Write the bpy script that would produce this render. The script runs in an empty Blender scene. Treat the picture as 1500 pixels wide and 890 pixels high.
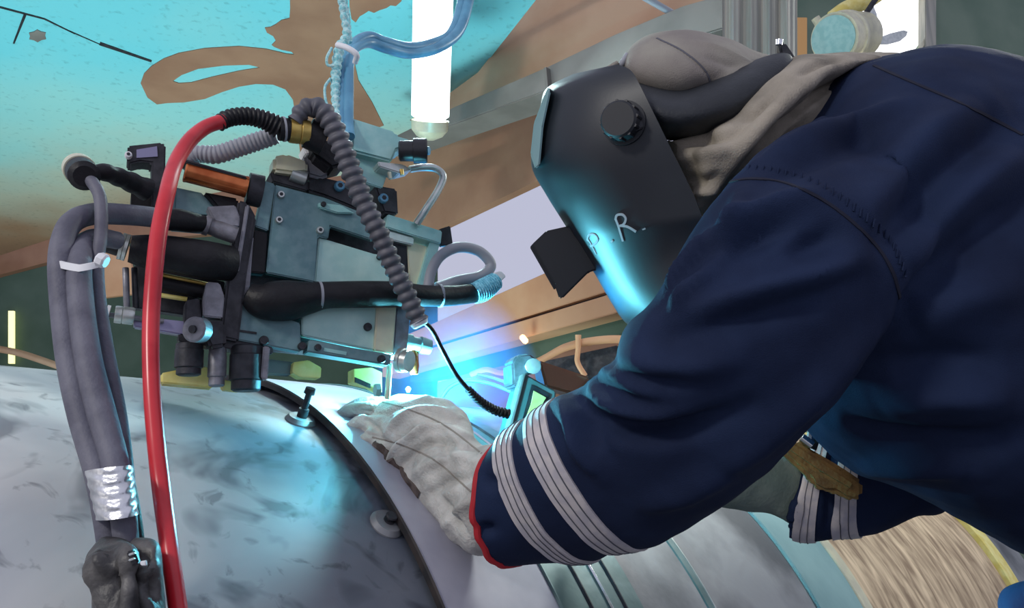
import bpy, bmesh, math, random
import numpy as np
from mathutils import Vector
from mathutils.bvhtree import BVHTree
from mathutils import noise as mnoise
random.seed(7)
SC = bpy.context.scene
COL = SC.collection

# ------------------------------------------------------------ camera
F, CX, CY = 1150.0, 750.0, 445.0
PITCH = math.atan2(.15915, .70405)
CAMZ = 1.60
cam = bpy.data.cameras.new('camera')
cam.sensor_width = 36.0
cam.lens = F * 36.0 / 1500.0
cam.clip_start = .02
camo = bpy.data.objects.new('camera', cam)
COL.objects.link(camo)
camo.location = (0, 0, CAMZ)
camo.rotation_euler = (math.pi / 2 + PITCH, 0, 0)
SC.camera = camo

# ------------------------------------------------------------ world, lights, exposure
SC.view_settings.view_transform = 'Standard'
SC.view_settings.look = 'None'
SC.view_settings.gamma = 1
SC.view_settings.use_curve_mapping = False
SC.view_settings.exposure = 0.0
W = bpy.data.worlds.new('sky')
SC.world = W
W.use_nodes = True
bg = W.node_tree.nodes['Background']
bg.inputs[0].default_value = (.70, .72, .92, 1)
bg.inputs[1].default_value = .72

def _basis():
    fw = np.array([0, math.cos(PITCH), math.sin(PITCH)])
    up = np.array([0, -math.sin(PITCH), math.cos(PITCH)])
    return np.array([1., 0, 0]), up, fw
RT, UP, FW = _basis()
CAM = np.array([0, 0, CAMZ])

def ray(u, v):
    return RT * ((u - CX) / F) - UP * ((v - CY) / F) + FW

def P(u, v, d):
    return CAM + ray(u, v) * d

def light(name, kind, loc, energy, color, size=.1, rot=None, size_y=None, spread=None):
    l = bpy.data.lights.new(name, kind)
    l.energy = energy
    l.color = color
    if kind == 'AREA':
        l.size = size
        if size_y:
            l.shape = 'RECTANGLE'; l.size_y = size_y
    else:
        l.shadow_soft_size = size
    o = bpy.data.objects.new(name, l)
    COL.objects.link(o)
    o.location = loc
    if rot is not None:
        o.rotation_euler = rot
    return o

def aim(a, b):
    return (Vector(b) - Vector(a)).to_track_quat('-Z', 'Y').to_euler()

# the arc itself: a tiny very strong cyan source under the tractor
ARC = P(598, 570, 1.12)
light('arc_light', 'POINT', ARC, 17, (.16, .78, 1.0), .012)
# second point light added behind the tractor to turn the smoke deep blue
light('added_fume_light', 'POINT', P(670, 560, 1.50), 6, (.0, .25, 1.0), .04)
# unseen area lights added as fill, behind the photographer and up on the right
light('added_fill_light', 'AREA', (-1.8, -1.2, 3.1), 36, (1.0, .96, .9), .4, aim((-1.8, -1.2, 3.1), (-.3, 1, 1.2)))
light('added_fill_light', 'AREA', (1.5, 2.0, 3.0), 20, (.95, 1.0, .95), .35, aim((1.5, 2.0, 3.0), (.5, .9, 1.7)))

# unseen area lights added beyond the pipe to brighten ceiling plate and girders
light('added_ceiling_fill', 'AREA', (-1.5, 2.6, .25), 78, (.72, .98, 1.0), .9, aim((-1.5, 2.6, .25), (-1.5, 2.2, 3.1)))
light('added_beam_fill', 'AREA', (1.3, 3.3, .25), 38, (1.0, .88, .80), .7, aim((1.3, 3.3, .25), (.6, 3.2, 3.1)))

# ------------------------------------------------------------ mesh helpers
WL = {}

def wl(o):
    return WL.get(o.name, np.zeros(3)) if o else np.zeros(3)

def tag(o, label=None, cat=None, group=None, kind=None):
    if label: o['label'] = label
    if cat: o['category'] = cat
    if group: o['group'] = group
    if kind: o['kind'] = kind
    return o

def link(name, me, mat, parent=None, center=None):
    o = bpy.data.objects.new(name, me)
    COL.objects.link(o)
    n = len(me.vertices)
    v = np.empty(3 * n); me.vertices.foreach_get('co', v); v = v.reshape(-1, 3)
    c = np.array(center) if center is not None else np.array([(v[:, 0].min() + v[:, 0].max()) / 2, (v[:, 1].min() + v[:, 1].max()) / 2, v[:, 2].min()])
    me.vertices.foreach_set('co', (v - c).ravel())
    me.update()
    WL[o.name] = c
    if parent is not None:
        o.parent = parent
        o.location = c - wl(parent)
    else:
        o.location = c
    if mat and not me.materials: me.materials.append(mat)
    return o

def thing(name, loc, label, cat, group=None):
    o = bpy.data.objects.new(name, None)
    COL.objects.link(o)
    o.empty_display_size = .05
    o.location = loc
    WL[o.name] = np.array(loc, float)
    return tag(o, label, cat, group)

def mesh(name, verts, faces, mat, parent=None, smooth=True, angle=35, center=None):
    me = bpy.data.meshes.new(name)
    me.from_pydata([tuple(map(float, v)) for v in verts], [], faces)
    me.update()
    bm = bmesh.new(); bm.from_mesh(me)
    bmesh.ops.recalc_face_normals(bm, faces=bm.faces)
    bm.to_mesh(me); bm.free()
    if smooth:
        me.polygons.foreach_set('use_smooth', [True] * len(me.polygons))
        me.set_sharp_from_angle(angle=math.radians(angle))
    return link(name, me, mat, parent, center)

class Plane:
    """vertical (or any) plane through a world point; unprojects pixels on to it"""
    def __init__(s, anchor, normal):
        s.a = np.array(anchor, float); n = np.array(normal, float); s.n = n / np.linalg.norm(n)
        if np.dot(s.n, s.a - CAM) < 0: s.n = -s.n
    def __call__(s, u, v, off=0.0):
        r = ray(u, v)
        t = np.dot(s.a + s.n * off - CAM, s.n) / np.dot(r, s.n)
        return CAM + r * t

def slab(name, poly, pl, off, th, mat, parent=None, bev=.0015, hole=None):
    """outline seen at plane offset `off`, given a real thickness away from the eye"""
    pts = [pl(u, v, off) for u, v in poly]
    n = len(pts)
    bm = bmesh.new()
    a = [bm.verts.new(p) for p in pts]
    b = [bm.verts.new(p + pl.n * th) for p in pts]
    if hole:
        hp = [pl(u, v, off) for u, v in hole]
        ha = [bm.verts.new(p) for p in hp]; hb = [bm.verts.new(p + pl.n * th) for p in hp]
        for x, hx, in ((a, ha), (b, hb)):
            es = [bm.edges.new((x[i], x[(i + 1) % n])) for i in range(n)] + [bm.edges.new((hx[i], hx[(i + 1) % len(hx)])) for i in range(len(hx))]
            bmesh.ops.triangle_fill(bm, edges=es, use_beauty=True)
        for i in range(len(ha)):
            j = (i + 1) % len(ha)
            bm.faces.new((ha[i], hb[i], hb[j], ha[j]))
    else:
        bm.faces.new(a); bm.faces.new(b[::-1])
    for i in range(n):
        j = (i + 1) % n
        bm.faces.new((a[j], a[i], b[i], b[j]))
    bmesh.ops.recalc_face_normals(bm, faces=bm.faces)
    if bev and not hole:
        try:
            bmesh.ops.bevel(bm, geom=bm.edges[:], offset=bev, segments=2, affect='EDGES', clamp_overlap=True)
        except Exception:
            pass
    me = bpy.data.meshes.new(name); bm.to_mesh(me); bm.free()
    me.polygons.foreach_set('use_smooth', [True] * len(me.polygons))
    me.set_sharp_from_angle(angle=math.radians(30))
    return link(name, me, mat, parent)

def cr(pts, n):
    """Catmull-Rom through rows of any dimension"""
    p = np.array(pts, float)
    if len(p) < 3:
        t = np.linspace(0, 1, n)[:, None]
        return p[0] * (1 - t) + p[-1] * t
    p = np.vstack([2 * p[0] - p[1], p, 2 * p[-1] - p[-2]])
    m = len(p) - 3
    out = []
    for k in range(n):
        x = k / (n - 1) * m
        i = min(int(x), m - 1); t = x - i
        a, b, c, d = p[i:i + 4]
        out.append(.5 * ((2 * b) + (-a + c) * t + (2 * a - 5 * b + 4 * c - d) * t * t + (-a + 3 * b - 3 * c + d) * t ** 3))
    return np.array(out)

def tube_geo(path, rad, seg=14):
    path = np.array(path); n = len(path)
    T = np.gradient(path, axis=0); T /= np.linalg.norm(T, axis=1)[:, None] + 1e-12
    ref = np.array([0, 0, 1.]) if abs(T[0][2]) < .9 else np.array([1., 0, 0])
    N = np.cross(T[0], ref); N /= np.linalg.norm(N)
    vs = []
    for i in range(n):
        N = N - T[i] * np.dot(N, T[i]); N /= np.linalg.norm(N)
        B = np.cross(T[i], N)
        for k in range(seg):
            a = 2 * math.pi * k / seg
            vs.append(path[i] + (N * math.cos(a) + B * math.sin(a)) * rad[i])
    fs = []
    for i in range(n - 1):
        for k in range(seg):
            k2 = (k + 1) % seg
            fs.append((i * seg + k, i * seg + k2, (i + 1) * seg + k2, (i + 1) * seg + k))
    vs.append(path[0]); vs.append(path[-1])
    c0, c1 = len(vs) - 2, len(vs) - 1
    for k in range(seg):
        fs.append((c0, (k + 1) % seg, k)); fs.append((c1, (n - 1) * seg + k, (n - 1) * seg + (k + 1) % seg))
    return vs, fs

def tube(name, pts, mat, parent=None, n=None, seg=14, ribs=None, wob=0, world=False):
    """pts: (u, v, depth, radius in pixels); ribs = (pitch m, depth fraction)"""
    if world:
        w = np.array([[*p[:3], p[3]] for p in pts])
    else:
        w = np.array([[*P(u, v, d), r * d / F] for u, v, d, r in pts])
    n = n or max(10, len(pts) * 8)
    if ribs:
        L = np.linalg.norm(np.diff(w[:, :3], axis=0), axis=1).sum()
        n = int(L / ribs[0] * 8) + 2
    q = cr(w, max(n, 60) if ribs else n)
    if ribs:
        s = np.concatenate([[0], np.cumsum(np.linalg.norm(np.diff(q[:, :3], axis=0), axis=1))])
        t = np.linspace(0, s[-1], n)
        q = np.array([np.interp(t, s, q[:, k]) for k in range(4)]).T
        ph = t / ribs[0] * 2 * math.pi
        q[:, 3] *= 1 - ribs[1] * (.5 - .5 * np.cos(ph)) ** 1.5
    vs, fs = tube_geo(q[:, :3], q[:, 3], seg)
    return mesh(name, vs, fs, mat, parent, angle=60)

def rod(name, a, b, r, mat, parent=None, seg=20, steps=None, world=False):
    """turned solid from a to b: steps = [(t, radius factor)] ; r in metres"""
    A = np.array(a) if world else P(*a); B = np.array(b) if world else P(*b)
    steps = steps or [(0, .9), (.02, 1), (.98, 1), (1, .9)]
    path = [A + (B - A) * t for t, _ in steps]
    T = (B - A) / np.linalg.norm(B - A)
    ref = np.array([0, 0, 1.]) if abs(T[2]) < .9 else np.array([1., 0, 0])
    N = np.cross(T, ref); N /= np.linalg.norm(N); Bn = np.cross(T, N)
    vs = []; fs = []
    for p, (t, k) in zip(path, steps):
        for j in range(seg):
            an = 2 * math.pi * j / seg
            vs.append(p + (N * math.cos(an) + Bn * math.sin(an)) * r * k)
    m = len(steps)
    for i in range(m - 1):
        for j in range(seg):
            j2 = (j + 1) % seg
            fs.append((i * seg + j, i * seg + j2, (i + 1) * seg + j2, (i + 1) * seg + j))
    fs.append(tuple(range(seg))[::-1]); fs.append(tuple((m - 1) * seg + j for j in range(seg)))
    return mesh(name, vs, fs, mat, parent)

def ring3(top, bot, near, d, h, seg=48, dt=None, db=None, ex=1.0):
    A0 = P(*top, dt or d); B0 = P(*bot, db or d); C = (A0 + B0) / 2
    A = (A0 - B0) / 2; B = P(*near, d - h) - C
    out = []
    for k in range(seg):
        a = 2 * math.pi * k / seg
        c, s = math.cos(a), math.sin(a)
        c = math.copysign(abs(c) ** ex, c); s = math.copysign(abs(s) ** ex, s)
        out.append(C + A * c + B * s)
    return out

def loft_geo(rings, sub=6):
    R = np.array(rings)
    m, k, _ = R.shape
    S = cr(R.reshape(m, -1), (m - 1) * sub + 1).reshape(-1, k, 3)
    n = len(S)
    vs = list(S.reshape(-1, 3)); fs = []
    for i in range(n - 1):
        for j in range(k):
            j2 = (j + 1) % k
            fs.append((i * k + j, i * k + j2, (i + 1) * k + j2, (i + 1) * k + j))
    vs.append(S[0].mean(0)); vs.append(S[-1].mean(0))
    a, b = len(vs) - 2, len(vs) - 1
    for j in range(k):
        fs.append((a, (j + 1) % k, j)); fs.append((b, (n - 1) * k + j, (n - 1) * k + (j + 1) % k))
    return vs, fs, S

def fuse(geos, voxel, smooth=4):
    """union of closed shapes by voxel remesh -> (verts, faces)"""
    bm = bmesh.new()
    for vs, fs in geos:
        bv = [bm.verts.new(tuple(v)) for v in vs]
        nf = []
        for f in fs:
            try: nf.append(bm.faces.new([bv[i] for i in f]))
            except ValueError: pass
        bmesh.ops.recalc_face_normals(bm, faces=nf)
    me = bpy.data.meshes.new('tmp'); bm.to_mesh(me); bm.free()
    o = bpy.data.objects.new('tmp', me); COL.objects.link(o)
    r = o.modifiers.new('r', 'REMESH'); r.mode = 'VOXEL'; r.voxel_size = voxel; r.adaptivity = 0
    s = o.modifiers.new('s', 'SMOOTH'); s.factor = .5; s.iterations = smooth
    dg = bpy.context.evaluated_depsgraph_get(); dg.update()
    m2 = bpy.data.meshes.new_from_object(o.evaluated_get(dg))
    bpy.data.objects.remove(o); bpy.data.meshes.remove(me)
    n = len(m2.vertices); v = np.empty(3 * n); m2.vertices.foreach_get('co', v)
    nn = np.empty(3 * n); m2.vertices.foreach_get('normal', nn)
    fs = [tuple(p.vertices) for p in m2.polygons]
    bpy.data.meshes.remove(m2)
    return v.reshape(-1, 3), nn.reshape(-1, 3), fs

def bvh_of(v, fs):
    return BVHTree.FromPolygons([tuple(map(float, x)) for x in v], fs)

def shoot(bv, u, v, fall=1.0):
    r = ray(u, v); r = r / np.linalg.norm(r)
    h = bv.ray_cast(Vector(CAM), Vector(r))
    if h[0] is None: return None, None
    return np.array(h[0]), np.array(h[1])

def folds(v, nn, bv, curves, gain=1.0):
    """push the cloth along fold curves: (pixel polyline, width m, height m[, asym])"""
    out = np.zeros(len(v))
    for c in curves:
        px, w, hgt = c[:3]; hgt = hgt * gain
        q = cr(px, 26)
        pts = [shoot(bv, *x)[0] for x in q]
        pts = [p for p in pts if p is not None]
        if len(pts) < 3: continue
        pts = np.array(pts); m = len(pts)
        best = np.full(len(v), 1e9); par = np.zeros(len(v))
        near = np.where(((v - pts.mean(0)) ** 2).sum(1) < (np.linalg.norm(pts - pts.mean(0), axis=1).max() + 3 * w) ** 2)[0]
        vv = v[near]
        bd = np.full(len(near), 1e9); bp = np.zeros(len(near))
        for i in range(m - 1):
            a, b = pts[i], pts[i + 1]; ab = b - a
            t = np.clip(((vv - a) @ ab) / (ab @ ab + 1e-12), 0, 1)
            d = np.linalg.norm(vv - a - t[:, None] * ab, axis=1)
            k = d < bd; bd[k] = d[k]; bp[k] = (i + t[k]) / (m - 1)
        amp = hgt * np.sin(np.pi * np.clip(bp, .03, .97)) ** .6
        prof = np.exp(-(bd / w) ** 2)
        out[near] += amp * prof
    return v + nn * out[:, None]

def wobble(v, nn, scale, amp, seed=0.0):
    o = np.array([mnoise.noise(Vector(p * scale) + Vector((seed, seed, 0))) for p in v])
    return v + nn * (o * amp)[:, None]

def surf_band(name, px, bv, width, lift, mat, parent, n=60, across=3, edge2=None, th=.0012):
    """a strip of tape lying on a surface between two pixel polylines (or of a width)"""
    rows = []
    if edge2 is not None:
        e1 = cr(px, n); e2 = cr(edge2, n)
        for a, b in zip(e1, e2):
            row = []
            for k in range(across + 1):
                q = a + (b - a) * k / across
                p, nr = shoot(bv, *q)
                row.append(None if p is None else (p, nr))
            rows.append(row)
    else:
        q = [shoot(bv, *x) for x in cr(px, n)]
        q = [x for x in q if x[0] is not None]
        pp = np.array([x[0] for x in q]); T = np.gradient(pp, axis=0)
        for (p, nr), t in zip(q, T):
            s = np.cross(nr, t); s /= np.linalg.norm(s) + 1e-9
            row = []
            for k in range(across + 1):
                w = p + s * width * (k / across - .5)
                loc, n2, _, _ = bv.find_nearest(Vector(w))
                row.append((np.array(loc), nr))
            rows.append(row)
    rows = [r for r in rows if all(x is not None for x in r)]
    m = across + 1
    top = [p + nr * lift for r in rows for p, nr in r]
    low = [p - nr * th for r in rows for p, nr in r]
    k0 = len(top); n = len(rows); fs = []
    for i in range(n - 1):
        for j in range(across):
            a = i * m + j
            fs.append((a, a + 1, a + 1 + m, a + m)); fs.append((k0 + a, k0 + a + m, k0 + a + 1 + m, k0 + a + 1))
        fs.append((i * m, (i + 1) * m, k0 + (i + 1) * m, k0 + i * m))
        fs.append((i * m + across, k0 + i * m + across, k0 + (i + 1) * m + across, (i + 1) * m + across))
    return mesh(name, top + low, fs, mat, parent)

def box_geo(c, sx, sy, sz):
    x, y, z = c
    v = [(x + a * sx / 2, y + b * sy / 2, z + d * sz / 2) for a in (-1, 1) for b in (-1, 1) for d in (-1, 1)]
    f = [(0, 1, 3, 2), (4, 6, 7, 5), (0, 4, 5, 1), (2, 3, 7, 6), (0, 2, 6, 4), (1, 5, 7, 3)]
    return v, f

def box(name, c, s, mat, parent=None, bev=.004):
    v, f = box_geo(c, *s)
    bm = bmesh.new(); bv = [bm.verts.new(p) for p in v]
    for q in f: bm.faces.new([bv[i] for i in q])
    bmesh.ops.recalc_face_normals(bm, faces=bm.faces)
    if bev: bmesh.ops.bevel(bm, geom=bm.edges[:], offset=bev, segments=2, affect='EDGES')
    me = bpy.data.meshes.new(name); bm.to_mesh(me); bm.free()
    me.polygons.foreach_set('use_smooth', [True] * len(me.polygons)); me.set_sharp_from_angle(angle=.6)
    return link(name, me, mat, parent)

# ------------------------------------------------------------ materials
def mat(name, col, rough=.5, metal=0.0, col2=None, scale=20, bump=0, bscale=None, detail=4, lo=.4, hi=.6, emit=None, estr=0, aniso=None, spec=.5, dist=0):
    m = bpy.data.materials.new(name); m.use_nodes = True
    nt = m.node_tree; b = nt.nodes['Principled BSDF']
    b.inputs['Base Color'].default_value = (*col, 1)
    b.inputs['Roughness'].default_value = rough
    b.inputs['Metallic'].default_value = metal
    b.inputs['Specular IOR Level'].default_value = spec
    if emit:
        b.inputs['Emission Color'].default_value = (*emit, 1); b.inputs['Emission Strength'].default_value = estr
    if col2 or bump:
        tc = nt.nodes.new('ShaderNodeTexCoord'); mp = nt.nodes.new('ShaderNodeMapping')
        nt.links.new(tc.outputs['Object'], mp.inputs[0])
        if aniso: mp.inputs['Scale'].default_value = aniso
    if col2:
        n = nt.nodes.new('ShaderNodeTexNoise'); n.inputs['Scale'].default_value = scale; n.inputs['Detail'].default_value = detail
        n.inputs['Distortion'].default_value = dist
        r = nt.nodes.new('ShaderNodeValToRGB')
        r.color_ramp.elements[0].position = lo; r.color_ramp.elements[1].position = hi
        r.color_ramp.elements[0].color = (*col, 1); r.color_ramp.elements[1].color = (*col2, 1)
        nt.links.new(mp.outputs[0], n.inputs[0]); nt.links.new(n.outputs[0], r.inputs[0]); nt.links.new(r.outputs[0], b.inputs['Base Color'])
    if bump:
        n2 = nt.nodes.new('ShaderNodeTexNoise'); n2.inputs['Scale'].default_value = bscale or scale; n2.inputs['Detail'].default_value = 3
        bp = nt.nodes.new('ShaderNodeBump'); bp.inputs['Strength'].default_value = bump; bp.inputs['Distance'].default_value = .002
        nt.links.new(mp.outputs[0], n2.inputs[0]); nt.links.new(n2.outputs[0], bp.inputs['Height']); nt.links.new(bp.outputs[0], b.inputs['Normal'])
    return m

M = {}
M['navy'] = mat('navy_cloth', (.008, .015, .043), .8, 0, (.013, .024, .064), 9, .35, 900, spec=.18)
M['navy_dark'] = mat('navy_thread', (.004, .006, .02), .9)
M['reflect'] = mat('reflective_tape', (.50, .47, .50), .45, .1, (.62, .57, .56), 60, .2, 1500)
M['thread'] = mat('grey_thread', (.10, .10, .12), .9)
M['red_trim'] = mat('red_trim', (.42, .012, .02), .7)
M['khaki'] = mat('khaki_cloth', (.24, .215, .195), .9, 0, (.30, .28, .24), 12, .5, 700, spec=.2)
M['khaki_dark'] = mat('khaki_panel', (.20, .175, .16), .9, 0, (.25, .22, .195), 14, .5, 700, spec=.2)
M['hood'] = mat('hood_cloth', (.23, .205, .165), .92, 0, (.36, .32, .26), 14, .5, 500, spec=.2)
M['suede'] = mat('glove_suede', (.42, .41, .38), .92, 0, (.60, .59, .55), 22, .8, 260, spec=.2)
M['suede_dark'] = mat('glove_patch', (.05, .035, .03), .8, 0, (.12, .09, .08), 60, .5, 200)
M['mask'] = mat('mask_plastic', (.008, .011, .017), .45, 0, (.012, .016, .022), 8, .04, 300)
M['mask_rough'] = mat('mask_matt', (.012, .014, .018), .6)
M['chalk'] = mat('marker_ink', (.35, .37, .40), .8)
M['leather_black'] = mat('black_leather', (.012, .015, .020), .55, 0, (.022, .026, .032), 20, .3, 300)
M['leather_brown'] = mat('brown_leather', (.12, .06, .015), .7, 0, (.22, .12, .03), 30, .4, 200)
M['skin'] = mat('skin', (.5, .3, .22), .5)
M['boot'] = mat('boot_leather', (.03, .022, .018), .6)
M['steel'] = mat('mill_steel', (.10, .105, .115), .5, .25, (.33, .34, .35), 5, .3, 60, 8, .38, .62)
M['black'] = mat('black_rubber', (.006, .006, .008), .5, 0, (.012, .012, .015), 30, .3, 200, spec=.3)
M['teal_lit'] = mat('lit_teal_plate', (.40, .64, .60), .4, .15, (.50, .72, .66), 30, .15, 300)  # lit machine plates: the light on them put into a paler teal
M['plastic'] = mat('black_plastic', (.012, .013, .017), .35)
M['cable'] = mat('grey_cable_sheath', (.085, .085, .115), .6, 0, (.13, .13, .165), 25, .3, 300)
M['corr'] = mat('grey_corrugated_hose', (.075, .075, .09), .55, 0, (.11, .11, .13), 40, .1, 200)
M['corr_lt'] = mat('light_corrugated_hose', (.30, .31, .35), .55)
M['redhose'] = mat('red_hose', (.50, .012, .022), .28, 0, (.62, .03, .04), 20)
M['teal'] = mat('teal_plate', (.27, .53, .52), .4, .15, (.35, .60, .58), 40, .15, 300)  # teal base colour, slightly mottled
M['teal_dk'] = mat('dark_blue_plate', (.11, .22, .24), .42, .2, (.155, .27, .29), 60, .15, 300)
M['alu'] = mat('bare_aluminium', (.48, .52, .50), .32, .7, (.60, .63, .60), 40, .1, 300)
M['cream'] = mat('cream_metal', (.62, .60, .45), .4, .3, (.72, .70, .50), 30)
M['yellow'] = mat('yellow_paint_and_glow', (.75, .62, .16), .5, 0, (.85, .76, .30), 30)
M['brass'] = mat('brass', (.42, .28, .07), .35, .7, (.55, .40, .12), 50)
M['copper'] = mat('copper_sleeve', (.42, .10, .03), .25, .75, (.62, .20, .07), 30, .05, 100, aniso=(1, 1, 1))
M['grey'] = mat('grey_metal', (.17, .17, .19), .45, .4, (.26, .26, .29), 60, .2, 300)
M['dark'] = mat('dark_steel', (.018, .019, .024), .5, .3, (.04, .04, .048), 60, .2, 300)
M['lilac'] = mat('plated_bar', (.26, .25, .38), .4, .5)
M['white'] = mat('white_plastic', (.75, .76, .78), .45)
M['chrome'] = mat('chrome', (.75, .77, .78), .18, 1.0)
M['tape'] = mat('silver_tape', (.55, .56, .58), .28, .8, (.75, .76, .78), 50, .6, 120)
M['bluehose'] = mat('blue_hose', (.09, .27, .42), .35, 0, (.14, .38, .55), 20)
M['rope'] = mat('cyan_rope', (.25, .62, .66), .9, 0, (.55, .80, .80), 220, .8, 500)
M['braid'] = mat('lit_blue_braid', (.12, .45, .62), .7, 0, (.3, .7, .85), 200, .8, 500)  # lit hose end: the light on it put into the blue
M['ceil'] = mat('cyan_plate', (.15, .60, .66), .6, 0, (.32, .68, .66), 1.1, .35, 60, 8, .3, .7)
M['tan'] = mat('tan_primer', (.42, .235, .14), .65, 0, (.50, .31, .20), 3, .3, 60)
M['brown'] = mat('brown_primer', (.27, .13, .075), .7, 0, (.33, .17, .10), 4, .2, 60)
M['flange'] = mat('grey_flange_steel', (.16, .14, .125), .6, .1, (.22, .195, .175), 5)
M['beam'] = mat('orange_primer_beam', (.60, .31, .165), .6, 0, (.68, .39, .22), 3, .2, 60)
M['green'] = mat('green_wall_paint', (.045, .085, .055), .8, 0, (.075, .12, .085), 2)
M['green_lt'] = mat('pale_green_wall', (.10, .16, .115), .8, 0, (.15, .21, .155), 2)
M['curtain'] = mat('grey_curtain', (.26, .27, .24), .85, 0, (.38, .37, .32), 4, aniso=(6, 6, .4))
M['concrete'] = mat('concrete', (.20, .20, .19), .85, 0, (.28, .27, .26), 3, .3, 80)
M['tealcoat_arctint'] = mat('teal_coat_and_arc_tint', (.20, .36, .37), .45, .1, (.27, .45, .45), 8, .3, 60, lo=.35, hi=.65)
M['greencoat'] = mat('grey_green_band', (.10, .17, .17), .45, .3, (.16, .24, .24), 14, .3, 60)
M['band'] = mat('guide_band_steel', (.36, .36, .43), .55, .2, (.46, .46, .52), 8, .08, 60)
M['edge_dark'] = mat('dark_edge_gap_shade', (.010, .010, .012), .7, 0, (.030, .022, .020), 30)  # band edge near black, shade of the gap put into the colour
M['denim'] = mat('blue_trousers', (.03, .07, .22), .85)
M['orange'] = mat('orange_post', (.70, .38, .12), .5)

def ceil_mat():
    # cyan blending to tan towards the far edge, broken up by noise
    m = mat('cyan_plate', (.15, .60, .66), .6, bump=.3, bscale=60)
    nt = m.node_tree; b = nt.nodes['Principled BSDF']
    g = nt.nodes.new('ShaderNodeNewGeometry'); sx = nt.nodes.new('ShaderNodeSeparateXYZ')
    n = nt.nodes.new('ShaderNodeTexNoise'); n.inputs['Scale'].default_value = 1.3; n.inputs['Detail'].default_value = 6
    ma = nt.nodes.new('ShaderNodeMath'); ma.operation = 'MULTIPLY_ADD'; ma.inputs[1].default_value = 1.6
    mr = nt.nodes.new('ShaderNodeMapRange'); mr.inputs[1].default_value = 2.6; mr.inputs[2].default_value = 6.0
    rp_ = nt.nodes.new('ShaderNodeValToRGB'); e = rp_.color_ramp.elements
    e[0].position = .15; e[0].color = (.16, .58, .64, 1); e[1].position = .85; e[1].color = (.40, .23, .13, 1)
    k = e.new(.40); k.color = (.32, .60, .56, 1); k = e.new(.62); k.color = (.50, .50, .38, 1)
    n2 = nt.nodes.new('ShaderNodeTexNoise'); n2.inputs['Scale'].default_value = 38; n2.inputs['Detail'].default_value = 5
    r2 = nt.nodes.new('ShaderNodeValToRGB'); r2.color_ramp.elements[0].position = .30; r2.color_ramp.elements[0].color = (.62, .66, .66, 1); r2.color_ramp.elements[1].position = .42; r2.color_ramp.elements[1].color = (1, 1, 1, 1)
    mx = nt.nodes.new('ShaderNodeMixRGB'); mx.blend_type = 'MULTIPLY'; mx.inputs[0].default_value = .6
    L = nt.links
    L.new(g.outputs['Position'], sx.inputs[0]); L.new(g.outputs['Position'], n.inputs[0]); L.new(g.outputs['Position'], n2.inputs[0])
    L.new(n.outputs[0], ma.inputs[0]); L.new(sx.outputs['Y'], ma.inputs[2]); L.new(ma.outputs[0], mr.inputs[0]); L.new(mr.outputs[0], rp_.inputs[0])
    L.new(n2.outputs[0], r2.inputs[0]); L.new(rp_.outputs[0], mx.inputs[1]); L.new(r2.outputs[0], mx.inputs[2]); L.new(mx.outputs[0], b.inputs['Base Color'])
    return m
M['ceil'] = ceil_mat()

# brushed wood-like lagging, streaks running round the pipe
def lag():
    m = mat('brushed_lagging', (.30, .225, .155), .75)
    nt = m.node_tree; b = nt.nodes['Principled BSDF']
    tc = nt.nodes.new('ShaderNodeTexCoord'); mp = nt.nodes.new('ShaderNodeMapping'); mp.inputs['Scale'].default_value = (11, 2.2, 1)
    n = nt.nodes.new('ShaderNodeTexNoise'); n.inputs['Scale'].default_value = 3; n.inputs['Detail'].default_value = 8; n.inputs['Distortion'].default_value = .6
    r = nt.nodes.new('ShaderNodeValToRGB')
    r.color_ramp.elements[0].position = .35; r.color_ramp.elements[0].color = (.26, .18, .11, 1)
    r.color_ramp.elements[1].position = .68; r.color_ramp.elements[1].color = (.74, .58, .38, 1)
    nt.links.new(tc.outputs['UV'], mp.inputs[0]); nt.links.new(mp.outputs[0], n.inputs[0]); nt.links.new(n.outputs[0], r.inputs[0]); nt.links.new(r.outputs[0], b.inputs['Base Color'])
    bp = nt.nodes.new('ShaderNodeBump'); bp.inputs['Strength'].default_value = .4; bp.inputs['Distance'].default_value = .01
    nt.links.new(n.outputs[0], bp.inputs['Height']); nt.links.new(bp.outputs[0], b.inputs['Normal'])
    return m
M['lagging'] = lag()

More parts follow.
